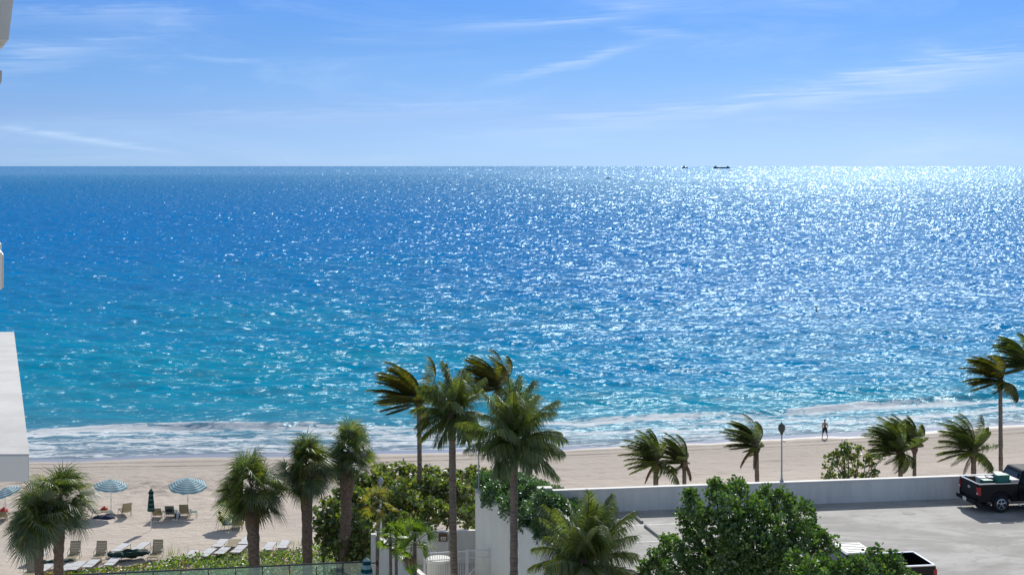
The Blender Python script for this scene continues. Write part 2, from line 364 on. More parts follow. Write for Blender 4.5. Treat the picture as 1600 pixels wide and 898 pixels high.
# sand: pale, pinkish; dry and trodden above, raked in long lines, wet and darker by the water
def sand_material():
    m_, t = new_mat('beach_sand')
    co = t.n('ShaderNodeTexCoord'); p = co.outputs['Object']
    tp = t.vm('DOT_PRODUCT', p, (-SH, 1, 0))
    spb = t.n('ShaderNodeSeparateXYZ'); t.l(p, spb.inputs[0]); tp = t.m('SUBTRACT', tp, t.m('MINIMUM', t.m('MULTIPLY', t.m('MULTIPLY', spb.outputs[0], spb.outputs[0]), 2.3 / 38.0 ** 2), 9.0))
    sc = t.n('ShaderNodeCombineXYZ'); sp = t.n('ShaderNodeSeparateXYZ'); t.l(p, sp.inputs[0]); t.l(sp.outputs[0], sc.inputs[0]); t.l(tp, sc.inputs[1])
    P = sc.outputs[0]
    big = t.noise(t.mapv(P, scale=(0.05, 0.16, 1)), 1.0, 5, 0.6)
    streaks = t.noise(t.mapv(P, scale=(0.05, 1.5, 1)), 1.0, 5, 0.65)
    specks = t.noise(t.mapv(P, scale=(0.9, 2.4, 1)), 1.0, 5, 0.7)
    c = t.mix(t.ss(big, 0.35, 0.65), (0.56, 0.485, 0.41), (0.49, 0.425, 0.36))
    c = t.mix(t.m('MULTIPLY', t.ss(streaks, 0.52, 0.72), 0.35), c, (0.36, 0.31, 0.26))
    c = t.mix(t.m('MULTIPLY', t.ss(specks, 0.56, 0.70), 0.45), c, (0.33, 0.28, 0.24))
    c = t.mix(t.m('MULTIPLY', t.ss(tp, 102.0, 121.0), 0.5), c, (0.33, 0.29, 0.25))
    # tyre tracks and wrack lines along the beach
    wob = t.m('MULTIPLY', t.m('SUBTRACT', t.noise(t.mapv(P, scale=(0.03, 0, 1)), 1.0, 3), 0.5), 3.0)
    brk = t.noise(t.mapv(P, scale=(0.25, 0.0, 1)), 1.0, 5, 0.7)
    for pos, wd, amt in ((126.4, 0.26, 0.85), (124.3, 0.30, 0.95), (123.0, 0.13, 0.5), (112.0, 0.12, 0.35), (107.0, 0.10, 0.3), (117.0, 0.12, 0.3), (102.0, 0.12, 0.25)):
        d = t.m('DIVIDE', t.m('SUBTRACT', t.m('ADD', tp, wob), pos), wd)
        g = t.m('EXPONENT', t.m('MULTIPLY', t.m('MULTIPLY', d, d), -1.0))
        g = t.m('MULTIPLY', t.m('MULTIPLY', g, t.ss(brk, 0.30, 0.55)), amt)
        c = t.mix(g, c, (0.17, 0.14, 0.115))
    edge = t.m('MULTIPLY', t.m('SUBTRACT', t.noise(t.mapv(P, scale=(0.09, 0.1, 1)), 1.0, 3), 0.5), 5.0)
    wet = t.ss(t.m('ADD', tp, edge), 126.6, 128.8)
    c = t.mix(t.m('MULTIPLY', wet, 0.8), c, (0.25, 0.235, 0.235))
    b = t.n('ShaderNodeBsdfPrincipled'); t.l(c, b.inputs['Base Color'])
    t.l(t.m('SUBTRACT', 0.95, t.m('MULTIPLY', wet, 0.72)), b.inputs['Roughness'])
    h = t.noise(t.mapv(P, scale=(1.6, 2.6, 1)), 1.0, 6, 0.7)
    dry = t.m('SUBTRACT', 1.0, wet)
    t.l(t.bump(t.m('MULTIPLY', h, dry), 0.7, 0.22), b.inputs['Normal'])
    o = t.n('ShaderNodeOutputMaterial'); t.l(b.outputs[0], o.inputs[0]); return m_
M['sand'] = sand_material()

def sea_material():
    m_, t = new_mat('sea_water')
    co = t.n('ShaderNodeTexCoord'); p = co.outputs['Object']
    tp = t.vm('DOT_PRODUCT', p, (-SH, 1, 0))
    spb = t.n('ShaderNodeSeparateXYZ'); t.l(p, spb.inputs[0]); tp = t.m('SUBTRACT', tp, t.m('MINIMUM', t.m('MULTIPLY', t.m('MULTIPLY', spb.outputs[0], spb.outputs[0]), 2.3 / 38.0 ** 2), 9.0))
    sp = t.n('ShaderNodeSeparateXYZ'); t.l(p, sp.inputs[0])
    sc = t.n('ShaderNodeCombineXYZ'); t.l(sp.outputs[0], sc.inputs[0]); t.l(tp, sc.inputs[1]); P = sc.outputs[0]
    lg = t.m('LOGARITHM', t.m('MAXIMUM', tp, 100.0), 10.0)
    pn = t.noise(t.mapv(P, scale=(0.008, 0.022, 1)), 1.0, 6, 0.6)
    pn2 = t.noise(t.mapv(P, scale=(0.035, 0.12, 1)), 1.0, 4, 0.6)
    off = t.m('ADD', t.m('MULTIPLY', t.m('SUBTRACT', pn, 0.5), 0.36), t.m('MULTIPLY', t.m('SUBTRACT', pn2, 0.5), 0.20))
    off = t.m('ADD', off, t.m('MULTIPLY', t.ss(sp.outputs[0], -45, 55), 0.20))
    lg2 = t.m('ADD', lg, t.m('MULTIPLY', off, t.ss(tp, 128, 170)))
    x = t.m('DIVIDE', t.m('SUBTRACT', lg2, 2.10), 1.6)      # 0 at 126 m, 1 at 5 km
    body = t.ramp(x, [(0.0, (0.25, 0.27, 0.30)), (0.014, (0.17, 0.25, 0.32)), (0.040, (0.03, 0.245, 0.38)), (0.10, (0.0, 0.245, 0.40)), (0.19, (0.0, 0.215, 0.45)), (0.32, (0.0, 0.178, 0.48)), (0.48, (0.0, 0.170, 0.48)), (0.75, (0.006, 0.180, 0.46)), (0.92, (0.04, 0.23, 0.50)), (1.0, (0.09, 0.29, 0.58))])
    # turbid sand-stirred tone close to shore
    # waves: three bump layers, small chop to long swell
    v1 = t.mapv(P, scale=(0.42, 0.95, 1), rot=(0, 0, R(4)))
    v2 = t.mapv(P, scale=(1.5, 2.6, 1), rot=(0, 0, R(-9)))
    v3 = t.mapv(P, scale=(0.10, 0.26, 1), rot=(0, 0, R(6)))
    n1 = t.noise(v1, 1.0, 3, 0.6, 0.4); n2 = t.noise(v2, 1.0, 4, 0.65, 0.3); n3 = t.noise(v3, 1.0, 3, 0.5)
    nb = t.bump(n2, 1.0, 0.10)
    wsl = t.n('ShaderNodeAttribute'); wsl.attribute_name = 'wave_slope'
    nn = t.vm('NORMALIZE', t.vm('ADD', nb, wsl.outputs['Vector']))
    # foam: surf zone bands and thin swash sheet
    edge = t.m('MULTIPLY', t.m('SUBTRACT', t.noise(t.mapv(P, scale=(0.045, 0.05, 1)), 1.0, 3), 0.5), 9.0)
    tq = t.m('ADD', tp, edge)
    z = t.m('DIVIDE', t.m('SUBTRACT', tq, 126.0), 60.0)
    prof = t.ramp(z, [(0.0, 0.22), (0.05, 0.30), (0.08, 0.48), (0.12, 0.42), (0.17, 0.55), (0.215, 0.42), (0.265, 0.66), (0.30, 0.27), (0.38, 0.16), (0.43, 0.25), (0.47, 0.16), (0.70, 0.05)])
    f1 = t.noise(t.mapv(P, scale=(0.42, 1.0, 1)), 1.0, 9, 0.74, 1.2)
    f2 = t.noise(t.mapv(P, scale=(0.06, 0.55, 1)), 1.0, 4, 0.6, 0.5)
    fm = t.m('ADD', t.m('MULTIPLY', t.m('SUBTRACT', f1, 0.5), 1.9), t.m('MULTIPLY', t.m('SUBTRACT', f2, 0.5), 1.0))
    foam = t.ss(t.m('ADD', fm, prof), 0.38, 0.64)
    caps = t.m('MULTIPLY', t.m('SUBTRACT', 0.8, t.m('MULTIPLY', t.ss(tp, 400, 1500), 0.8)), t.ss(t.noise(t.mapv(P, scale=(0.22, 0.5, 1)), 1.0, 7, 0.72, 0.8), 0.70, 0.76))
    foam = t.m('MAXIMUM', t.m('MULTIPLY', foam, t.m('SUBTRACT', 1.0, t.ss(tp, 180, 420))), caps)
    b = t.n('ShaderNodeBsdfDiffuse'); t.l(t.mix(t.m('MULTIPLY', foam, t.m('ADD', 0.55, t.m('MULTIPLY', f2, 0.7))), body, (0.64, 0.68, 0.71)), b.inputs[0])
    g = t.n('ShaderNodeBsdfGlossy'); wr = t.n('ShaderNodeAttribute'); wr.attribute_name = 'wave_rough'; t.l(wr.outputs['Fac'], g.inputs['Roughness']); g.inputs[0].default_value = (0.225, 0.285, 0.31, 1)
    t.l(nn, g.inputs['Normal']); t.l(t.bump(n1, 0.5, 0.3), b.inputs['Normal'])
    fr = t.n('ShaderNodeFresnel'); fr.inputs[0].default_value = 1.33; t.l(nn, fr.inputs['Normal'])
    fac = t.m('MULTIPLY', t.m('MINIMUM', fr.outputs[0], 0.29), t.m('SUBTRACT', 1.0, t.m('MULTIPLY', foam, 0.8)))
    mm = t.n('ShaderNodeMixShader'); t.l(fac, mm.inputs[0]); t.l(b.outputs[0], mm.inputs[1]); t.l(g.outputs[0], mm.inputs[2])
    o = t.n('ShaderNodeOutputMaterial'); t.l(mm.outputs[0], o.inputs[0]); return m_
M['sea'] = sea_material()

def deck_material():
    m_, t = new_mat('parking_deck_concrete')
    co = t.n('ShaderNodeTexCoord'); p = co.outputs['Object']
    a = t.noise(t.mapv(p, scale=(0.22, 0.45, 1), rot=(0, 0, R(-25))), 1.0, 7, 0.62, 0.6)
    b_ = t.noise(t.mapv(p, scale=(1.3, 2.0, 1), rot=(0, 0, R(-20))), 1.0, 6, 0.7, 0.4)
    s_ = t.noise(p, 1.1, 5, 0.75)
    c = t.mix(t.ss(a, 0.38, 0.62), (0.375, 0.37, 0.355), (0.235, 0.232, 0.22))
    c = t.mix(t.m('MULTIPLY', t.ss(b_, 0.48, 0.68), 0.6), c, (0.19, 0.187, 0.175))
    c = t.mix(t.m('MULTIPLY', t.ss(s_, 0.66, 0.72), 0.6), c, (0.16, 0.16, 0.155))
    b = t.n('ShaderNodeBsdfPrincipled'); t.l(c, b.inputs['Base Color']); b.inputs['Roughness'].default_value = 0.8
    t.l(t.bump(b_, 0.3, 0.02), b.inputs['Normal'])
    o = t.n('ShaderNodeOutputMaterial'); t.l(b.outputs[0], o.inputs[0]); return m_
M['deck'] = deck_material()
M['line_paint'] = principled('worn_line_paint', (0.70, 0.70, 0.68), 0.7, col2=(0.42, 0.42, 0.41), vscale=4)
M['path'] = principled('paving', (0.55, 0.52, 0.48), 0.85, var=0.2, vscale=2, bump=0.3)

# ------------------------------------------------------------------ SETTING: sand
def sand_profile(t):
    z = np.where(t < 108, 0.0, -(t - 108) / 22.3)
    return np.where(t > 130.3, -1.0 - (t - 130.3) * 0.09, z)
def bow(x): return np.minimum(2.3 * (x / 38.0) ** 2, 9.0)
def sand_height(x, t):
    t = t - bow(x)
    z = sand_profile(t)
    rough = 0.5 + 2.6 * np.exp(-((t - 114) / 5.5) ** 2) * np.clip((10 - x) / 25, 0.15, 1)
    rough = rough * np.clip((126 - t) / 4, 0, 1)
    z = z + rough * (0.055 * vnoise(x * 1.1, t * 1.1, 1) + 0.045 * vnoise(x * 2.3, t * 2.0, 2)) + 0.05 * vnoise(x * 0.15, t * 0.2, 3) * np.clip((130 - t) / 10, 0, 1)
    return z + 0.03 * vnoise(x * 0.08, t * 0.3, 4)
xs = np.concatenate([np.linspace(-900, -60, 30), np.arange(-55, 66, 0.28), np.linspace(72, 900, 30)])
ts = np.concatenate([np.linspace(-400, 70, 20), np.arange(80, 136, 0.26), np.linspace(137, 220, 24)])
X, T = np.meshgrid(xs, ts)
sand = grid_mesh('beach_sand', np.stack([X, T + SH * X, sand_height(X, T)], 2), M['sand'])
tag(sand, 'pale pinkish beach sand with footprints and long track lines', None, kind='structure')
def sandz(x, y): return float(sand_height(np.array([x]), np.array([y - SH * x]))[0])
def on_sand(u, v):
    p = onz(u, v, 0.0)
    for _ in range(4): p = onz(u, v, sandz(p.x, p.y))
    return p

# ------------------------------------------------------------------ SETTING: sea (wave heights from a wind spectrum)
def spectrum(N, L, V, wd, seed):
    rs = np.random.RandomState(seed); k = np.fft.fftfreq(N, L / N) * 2 * np.pi
    kx, ky = np.meshgrid(k, k); kk = np.sqrt(kx ** 2 + ky ** 2); kk[0, 0] = 1e9
    Lw = V * V / 9.81; c = (kx * math.cos(wd) + ky * math.sin(wd)) / kk
    Ph = np.exp(-1 / (kk * Lw) ** 2) / kk ** 4 * (0.12 + c ** 2) * np.exp(-(kk * 0.25) ** 2)
    h = np.fft.ifft2((rs.randn(N, N) + 1j * rs.randn(N, N)) * np.sqrt(Ph)).real
    return (h / h.std()).astype(np.float32)
def sample(h, L, x, y):
    N = h.shape[0]; fx = (x / L * N) % N; fy = (y / L * N) % N
    xi = np.floor(fx).astype(int); yi = np.floor(fy).astype(int); fx -= xi; fy -= yi
    a = h[yi % N, xi % N]; b = h[yi % N, (xi + 1) % N]; c = h[(yi + 1) % N, xi % N]; d = h[(yi + 1) % N, (xi + 1) % N]
    return (a * (1 - fx) + b * fx) * (1 - fy) + (c * (1 - fx) + d * fx) * fy
h1 = spectrum(512, 150.0, 4.2, R(80), 3); h2 = spectrum(512, 411.0, 7.0, R(97), 5)
v_ = np.arange(286, 0.9, -0.64); trow = 26 * 1408.0 / v_; trow = np.concatenate([trow, [60000, 110000, 200000]])
ac = np.concatenate([np.linspace(-0.85, -0.44, 50), np.arange(-0.43, 0.43, 0.88 / 1408), np.linspace(0.44, 0.85, 50)])
A, TT = np.meshgrid(ac, trow); YY = TT / (1 - SH * A); XX = A * YY
c9, s9 = math.cos(0.6), math.sin(0.6)
H = 0.105 * sample(h1, 150.0, XX, YY) + 0.13 * sample(h2, 411.0, XX * c9 - YY * s9, XX * s9 + YY * c9)
fade = np.clip((TT - 131) / 40, 0, 1) * 0.85 + 0.12
fade = fade * np.clip(900 / TT, 0, 1) ** 1.5
TT = TT - bow(XX)
Z = -1.0 + H * fade
def ridge(t0, hgt, wd, sd_):
    off = 2.2 * vnoise(XX * 0.05 + 7, XX * 0 + sd_, sd_) + 0.6 * vnoise(XX * 0.2, XX * 0 + sd_, sd_ + 1)
    amp = np.clip(0.55 + 0.8 * vnoise(XX * 0.035 + 3 * sd_, XX * 0, sd_ + 2), 0, 1.3)
    d = (TT - t0 - off) / wd
    return hgt * amp * np.exp(-d * d) * np.where(d < 0, 1.0, 1.0)
Z = Z + ridge(138.5, 0.16, 0.9, 11) + ridge(143.5, 0.55, 1.0, 21) + ridge(153, 0.36, 1.8, 31) + ridge(166, 0.32, 2.6, 41) + ridge(183, 0.28, 3.4, 51) + ridge(207, 0.25, 4.5, 61)
Z = Z + 0.07 * vnoise(XX * 0.07, YY * 0 + 5, 77) * (TT < 135)
def slope_field(N, L, V, wd, seed):
    rs = np.random.RandomState(seed); k = np.fft.fftfreq(N, L / N) * 2 * np.pi
    kx, ky = np.meshgrid(k, k); kk = np.sqrt(kx ** 2 + ky ** 2); kk[0, 0] = 1e9
    Lw = V * V / 9.81; c = (kx * math.cos(wd) + ky * math.sin(wd)) / kk
    Ph = np.exp(-1 / (kk * Lw) ** 2) / kk ** 3.6 * (0.35 + c ** 2)
    h = (rs.randn(N, N) + 1j * rs.randn(N, N)) * np.sqrt(Ph)
    gx = np.fft.ifft2(1j * kx * h).real; gy = np.fft.ifft2(1j * ky * h).real
    f = math.sqrt((gx ** 2 + gy ** 2).mean() / 2)
    return (gx / f).astype(np.float32), (gy / f).astype(np.float32)
ga = slope_field(512, 83.0, 3.2, R(78), 13); gb = slope_field(512, 139.0, 4.5, R(100), 15)
XR, YR = XX * c9 - YY * s9, XX * s9 + YY * c9
XR, YR = (XX * .62) * c9 - YY * s9, (XX * .62) * s9 + YY * c9
bx, by = sample(gb[0], 139.0, XR, YR), sample(gb[1], 139.0, XR, YR)
gust = 1.0 + 0.30 * vnoise(XX * 0.012, TT * 0.03, 91) + 0.15 * vnoise(XX * 0.05, TT * 0.14, 92)
ff = np.clip((700 / TT) ** 0.3, 0.66, 1)
amp = 0.245 * ff * gust * np.clip(0.6 + (TT - 131) / 60, 0.6, 1)
SX = amp * (sample(ga[0], 83.0, XX * .62, YY) + bx * c9 + by * s9)
SY = 0.075 * vnoise(XX * 0.035, TT * 0.13, 93) * np.clip((TT - 131) / 45, 0, 1) + amp * (sample(ga[1], 83.0, XX * .62, YY) - bx * s9 + by * c9)
sea = grid_mesh('sea_water', np.stack([XX, YY, Z], 2), M['sea'])
at_ = sea.data.attributes.new('wave_slope', 'FLOAT_VECTOR', 'POINT')
at_.data.foreach_set('vector', np.stack([-SX, -SY, SX * 0], 2).reshape(-1).astype(np.float32))
ar_ = sea.data.attributes.new('wave_rough', 'FLOAT', 'POINT'); ar_.data.foreach_set('value', (0.25 + 0.13 * (1 - ff) / 0.4).reshape(-1).astype(np.float32))
tag(sea, 'choppy blue sea with sun glitter and foam at the shore', None, kind='structure')
#PART2
# ------------------------------------------------------------------ SETTING: parking deck podium, boardwalk, pool deck
DZ = 8.5
PA = (1.95, 66.85)                                  # left end of the parapet line
def par(x): return PA[1] + 0.153 * (x - PA[0])      # inner (near) face of the parapet
b = MB(); b.slab([(1.95, par(1.95) + .1), (4.6, 50.6), (60, 50.6 + 8.9), (60, par(60) + .1)], -0.3, DZ)
podium = tag(b.build('parking_deck', M['deck']), 'pale stained concrete parking deck', None, kind='structure')
def stall_line(x0, x1, off, wd=0.11):
    """a painted line parallel to the parapet, off metres on the near side of it"""
    b = MB(); n = 14
    for i in range(n):
        a = x0 + (x1 - x0) * i / n; c = x0 + (x1 - x0) * (i + 0.985) / n
        b.add([(a, par(a) - off - wd, DZ + .004), (c, par(c) - off - wd, DZ + .004), (c, par(c) - off, DZ + .004), (a, par(a) - off, DZ + .004)], [(0, 1, 2, 3)])
    tag(b.build('parking_line', M['line_paint']), 'worn white painted parking stall line on the deck', None, kind='structure')
def line_at(u0, u1, u, v):
    p = onz(u, v, DZ); off = par(p.x) - p.y
    x0 = onz(u0, v, DZ).x; x1 = onz(u1, v, DZ).x; stall_line(x0, x1, off)
line_at(975, 1085, 1020, 818); line_at(985, 1095, 1030, 844); line_at(1540, 1800, 1590, 814)
p = onz(1420, 801, DZ); b = MB(); b.lathe([(0.0, .012), (0.30, .012), (0.33, .0)], 20, c=(p.x, p.y, DZ + .002))
tag(b.build('drain_cover', M['concrete']), 'round drain cover set in the parking deck near the parapet', 'drain cover')

EN = [(-7.75, 78.6), (-7.45, 76.9), (-4.0, 68.2), (3.2, 62), (-2.0, 75.5), (-1.9, 78.6)]
b = MB(); b.slab([(-7.5, 78.3), (-7.3, 76.7), (-4.2, 68.3), (1.6, 62.0), (2.9, 62.0), (-1.9, 75.8), (-1.9, 78.3)], -0.3, 3.1)
tag(b.build('courtyard_floor', M['path']), 'paved courtyard floor behind the white beach wall', None, kind='structure')
b = MB(); b.slab([(-60, 50), (-9.0, 58), (-7.9, 71.5), (-60, 62.5)], -0.3, 4.0)
tag(b.build('pool_deck', M['path']), 'raised pool deck behind the glass railing', None, kind='structure')
b = MB(); b.slab([(1.5, 66.4), (2.9, 62.3), (4.2, 62.3), (3.9, 68), (1.9, 66.6), (1.9, 78), (-1.7, 78), (-1.7, 75.9)], -0.3, 6.7)
tag(b.build('planter_fill', M['path']), 'raised planting bed behind the sloping white wall', None, kind='structure')

# ------------------------------------------------------------------ parapet wall of the parking deck
def wall_strip(b, pts, th, z0, z1, mi=0):
    """vertical wall along a plan polyline, thickness th to the far side"""
    for (x0, y0), (x1, y1) in zip(pts[:-1], pts[1:]):
        d = Vector((x1 - x0, y1 - y0, 0)).normalized(); n = Vector((-d.y, d.x, 0)) * th
        b.slab([(x0, y0), (x1, y1), (x1 + n.x, y1 + n.y), (x0 + n.x, y0 + n.y)], z0, z1, mi)
    return b
pw = empty('parapet_wall', (PA[0], PA[1], DZ))
tag(pw, 'long white parapet wall along the far edge of the parking deck, facing the beach', 'wall')
def child(o, par_):
    o.parent = par_; o.matrix_parent_inverse = Matrix.Translation(-Vector(par_.location)) if par_.rotation_euler.z == 0 else par_.matrix_basis.inverted(); return o
b = MB(); wall_strip(b, [(1.95, par(1.95)), (60, par(60))], 0.24, DZ - 0.5, DZ + 1.05)
child(b.build('wall', M['render_white']), pw)
b = MB(); wall_strip(b, [(1.93, par(1.93) - .03), (60, par(60) - .03)], 0.30, DZ + 1.052, DZ + 1.12)
child(b.build('coping', M['cap']), pw)
b = MB(); wall_strip(b, [(1.25, par(1.25) + .15), (1.93, par(1.93) + .15)], 0.45, DZ - .2, DZ + 1.20)
child(b.build('end_pier', M['cap']), pw)

# ------------------------------------------------------------------ tall white wall stepping towards the camera
def poly_wall(name, label, pix, ztop, z0, th, side=1):
    pts = [(onz(u, v, ztop).x, onz(u, v, ztop).y) for u, v in pix]
    e = empty(name, (pts[0][0], pts[0][1], z0)); tag(e, label, 'wall')
    b = MB(); wall_strip(b, pts, th * side, z0, ztop - .06)
    child(b.build('wall', M['render_bright']), e)
    b = MB(); wall_strip(b, [(x - .01 * side, y) for x, y in pts], (th + .03) * side, ztop - .058, ztop)
    child(b.build('coping', M['cap']), e); return pts
bigw = poly_wall('white_wall', 'tall white rendered wall sloping away behind the slim coconut palm, hedge on its top', [(895, 884), (862, 857), (843, 841), (808, 814), (795, 803), (760, 777), (743, 768)], 7.5, 3.0, -0.28, 1)
p_ = onz(743, 768, 7.5)
b = MB(); b.box(p_.x - .02, p_.y - .02, 3.0, p_.x + .34, p_.y + .3, 7.62)
tag(b.build('wall_pier', M['render_white']), 'square white pier at the far end of the tall wall, under the lamp', 'pier')
bw = empty('courtyard_wall', (-7.6, 77.6, 3.1)); tag(bw, 'low white courtyard wall with a small brown sign, in front of the sea grape hedge', 'wall')
xl, xr = -7.55, -2.1
b = MB(); wall_strip(b, [(xl, 77.4), (-3.5, 77.5)], .22, 3.1, 4.86); wall_strip(b, [(-3.5, 77.65), (xr + .3, 77.7)], .22, 3.1, 4.86)
child(b.build('wall', M['render_white']), bw)
b = MB(); wall_strip(b, [(xl - .02, 77.38), (-3.52, 77.48)], .26, 4.862, 4.92); wall_strip(b, [(-3.48, 77.63), (xr + .3, 77.68)], .26, 4.862, 4.92)
child(b.build('coping', M['cap']), bw)
lw_ = poly_wall('stair_wall', 'low diagonal white wall with bright coping beside the small fan palms', [(585, 832), (600, 847), (655, 895), (700, 933)], 4.9, 0.0, 0.22, 1)
b = MB(); b.box(-7.68, 76.6, 0, -7.42, 76.9, 4.98)
tag(b.build('wall_pier', M['cap']), 'narrow white pier at the end of the glass railing', 'pier')

# sign on the courtyard wall
sg = empty('wall_sign', atd(691.5, 837, 77.4)); tag(sg, 'small dark brown sign with pale print on the courtyard wall', 'sign')
b = MB(); b.box(-.22, -.04, -.27, .26, 0, .20); b.build('board', M['wood_dark'], sg)
b = MB()
for k in range(3): b.box(-.10 + k * .11, -.046, -.10, -.02 + k * .11, -.041, -.01)
b.box(-.10, -.046, -.19, .20, -.041, -.15); b.build('print', M['white_plastic'], sg)

# picket railing and gate, water drum
def picket_fence(name, label, cat, p0, p1, z0, h, step, mat, gap=0.0):
    p0 = Vector((*p0, z0)); p1 = Vector((*p1, z0)); L = (p1 - p0).length
    e = empty(name, p0, math.atan2(p1.y - p0.y, p1.x - p0.x)); tag(e, label, cat)
    b = MB(); b.box(0, -.025, h - .06, L, .025, h); b.build('top_rail', mat, e)
    b = MB(); b.box(0, -.018, h - .42, L, .018, h - .38); b.build('middle_rail', mat, e)
    b = MB(); b.box(0, -.02, .08, L, .02, .13); b.build('bottom_rail', mat, e)
    n = int(L / step); me = None
    for i in range(n + 1):
        if me is None:
            b = MB(); b.box(-.011, -.011, 0, .011, .011, h - .061); o = b.build('picket', mat, e); me = o
        else:
            o = me.copy(); COL.objects.link(o); o.parent = e
        o.location = (step * .5 + i * (L - step) / max(1, n), 0, 0)
    for x in (0, L):
        b = MB(); b.box(x - .035, -.035, 0, x + .035, .035, h + .04); b.build('post', mat, e)
    return e
f0 = onz(663, 863, 4.95); f1 = onz(729, 859, 4.95); g1 = onz(766, 857, 4.98)
picket_fence('picket_railing', 'white metal picket railing standing in front of the round drum', 'railing', (f0.x, f0.y), (f1.x, f1.y), 3.1, 1.85, 0.125, M['steel_white'])
picket_fence('picket_gate', 'white metal picket gate standing against the tall white wall', 'gate', (f1.x + .06, f1.y), (g1.x, g1.y), 3.1, 1.88, 0.11, M['steel_white'])
dr = empty('drum', (onz(685, 872, 4.3).x, 74.4, 3.1)); tag(dr, 'large round white drum with a flat lid behind the picket railing', 'drum')
b = MB(); b.lathe([(0.0, 0), (.60, 0), (.62, .05), (.62, .55), (.635, .57), (.62, .6), (.62, 1.1)], 28); b.build('shell', M['render_old'], dr, smooth=True)
b = MB(); b.lathe([(.66, 1.06), (.68, 1.10), (.68, 1.16), (.64, 1.20), (0, 1.23)], 28); b.build('lid', M['cap'], dr)

# ------------------------------------------------------------------ glass railing of the pool deck
r0 = onz(20, 901, 5.0); r1 = onz(577, 875.5, 5.0)
gr = empty('glass_railing', (r0.x, r0.y, 4.0), math.atan2(r1.y - r0.y, r1.x - r0.x)); tag(gr, 'dark framed railing with green tinted glass in front of the ground cover', 'railing')
L = (Vector((r1.x, r1.y)) - Vector((r0.x, r0.y))).length; npan = 13
b = MB(); b.box(0, -.035, .95, L, .035, 1.02); b.build('top_rail', M['dark_rail'], gr)
b = MB(); b.box(0, -.02, .06, L, .02, .11); b.build('bottom_rail', M['dark_rail'], gr)
for i in range(npan + 1):
    x = L * i / npan
    b = MB(); b.box(x - .022, -.03, 0, x + .022, .03, .948); b.build('post', M['dark_rail'], gr)
    if i < npan:
        b = MB(); b.box(x + .04, -.006, .112, x + L / npan - .04, .006, .948); b.build('pane', M['glass'], gr)
b = MB(); b.bar((L + .05, 0, .90), (L + .42, 0, .90), .03); b.box(L + .36, -.05, .75, L + .44, .05, 1.02); b.build('bracket', M['asph_black'], gr)

# ------------------------------------------------------------------ neighbouring tower, its balconies poke into view on the left
tw = empty('balcony_tower', (-9.5, 14.5, 0)); tag(tw, 'white apartment tower at the left edge, only the tips of its balconies in view', 'building')
b = MB(); b.slab([(-16, 12), (-6.6, 12), (-6.9, 15.5), (-11.8, 27), (-18, 27)], -0.2, 34)
child(b.build('wall', M['render_white']), tw)
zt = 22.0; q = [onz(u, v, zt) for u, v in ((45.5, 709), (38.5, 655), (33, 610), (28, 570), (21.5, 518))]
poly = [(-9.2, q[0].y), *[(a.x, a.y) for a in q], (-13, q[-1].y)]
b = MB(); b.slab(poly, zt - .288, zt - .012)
child(b.build('balcony_slab', M['render_bright'], bevel=0.012), tw)  # paler than the top so that the shaded fascia reads brighter
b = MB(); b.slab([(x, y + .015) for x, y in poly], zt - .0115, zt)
child(b.build('sunlit_slab_top', M['render_sunlit']), tw)  # thin grey sheet added to tone down the sunlit top face
D_ = 16.0
b = MB(); A_ = atd(6, 452, D_); B_ = atd(3.5, 380, D_); b.slab([(-7.2, D_), (A_.x, D_), (A_.x * 1.07, D_ + 1.0), (-7.4, D_ + 1.2)], A_.z, A_.z + .42)
b.slab([(-7.2, D_ + .3), (A_.x * 1.023, D_ + .3), (A_.x * 1.075, D_ + 1.0), (-7.4, D_ + 1.2)], A_.z + .423, B_.z)
child(b.build('balcony_slab', M['render_bright'], bevel=0.02), tw)
D_ = 14.7
A_ = atd(13.5, 62, D_); B_ = atd(21, 0, D_)
m = 1.115; b = MB(); pr = [(-7.4, A_.z), (A_.x, A_.z), (B_.x, B_.z), (B_.x + .1, B_.z + .9), (-7.4, B_.z + .9)]
b.add([(x, D_, z) for x, z in pr] + [(x * m, D_ + 1.4, z) for x, z in pr], [(0, 1, 2, 3, 4), (9, 8, 7, 6, 5)] + [(i, i + 5, (i + 1) % 5 + 5, (i + 1) % 5) for i in range(5)])
child(b.build('balcony_slab', M['render_old']), tw)
A_ = atd(2.5, 127, 15.2); B_ = atd(3.2, 110, 15.2)
b = MB(); pr = [(-7.4, A_.z - .08), (A_.x - .03, A_.z - .06), (A_.x, A_.z), (B_.x, B_.z), (-7.4, B_.z)]; m = 1.07
b.add([(x, 15.2, z) for x, z in pr] + [(x * m, 16.0, z) for x, z in pr], [(0, 1, 2, 3, 4), (9, 8, 7, 6, 5)] + [(i, i + 5, (i + 1) % 5 + 5, (i + 1) % 5) for i in range(5)])
child(b.build('balcony_slab', M['render_old']), tw)

# ------------------------------------------------------------------ PALMS
def bent_path(d, L, wind, grav, n, rng, start=Vector((0, 0, 0))):
    pts = [start.copy()]; dirs = []; d = d.normalized()
    for i in range(n):
        k = (i + 1) / n
        d = (d + (wind * (0.25 + k) + Vector((0, 0, -grav * (0.3 + k)))) * (1.6 / n)).normalized()
        pts.append(pts[-1] + d * (L / n)); dirs.append(d.copy())
    dirs.append(d); return pts, dirs

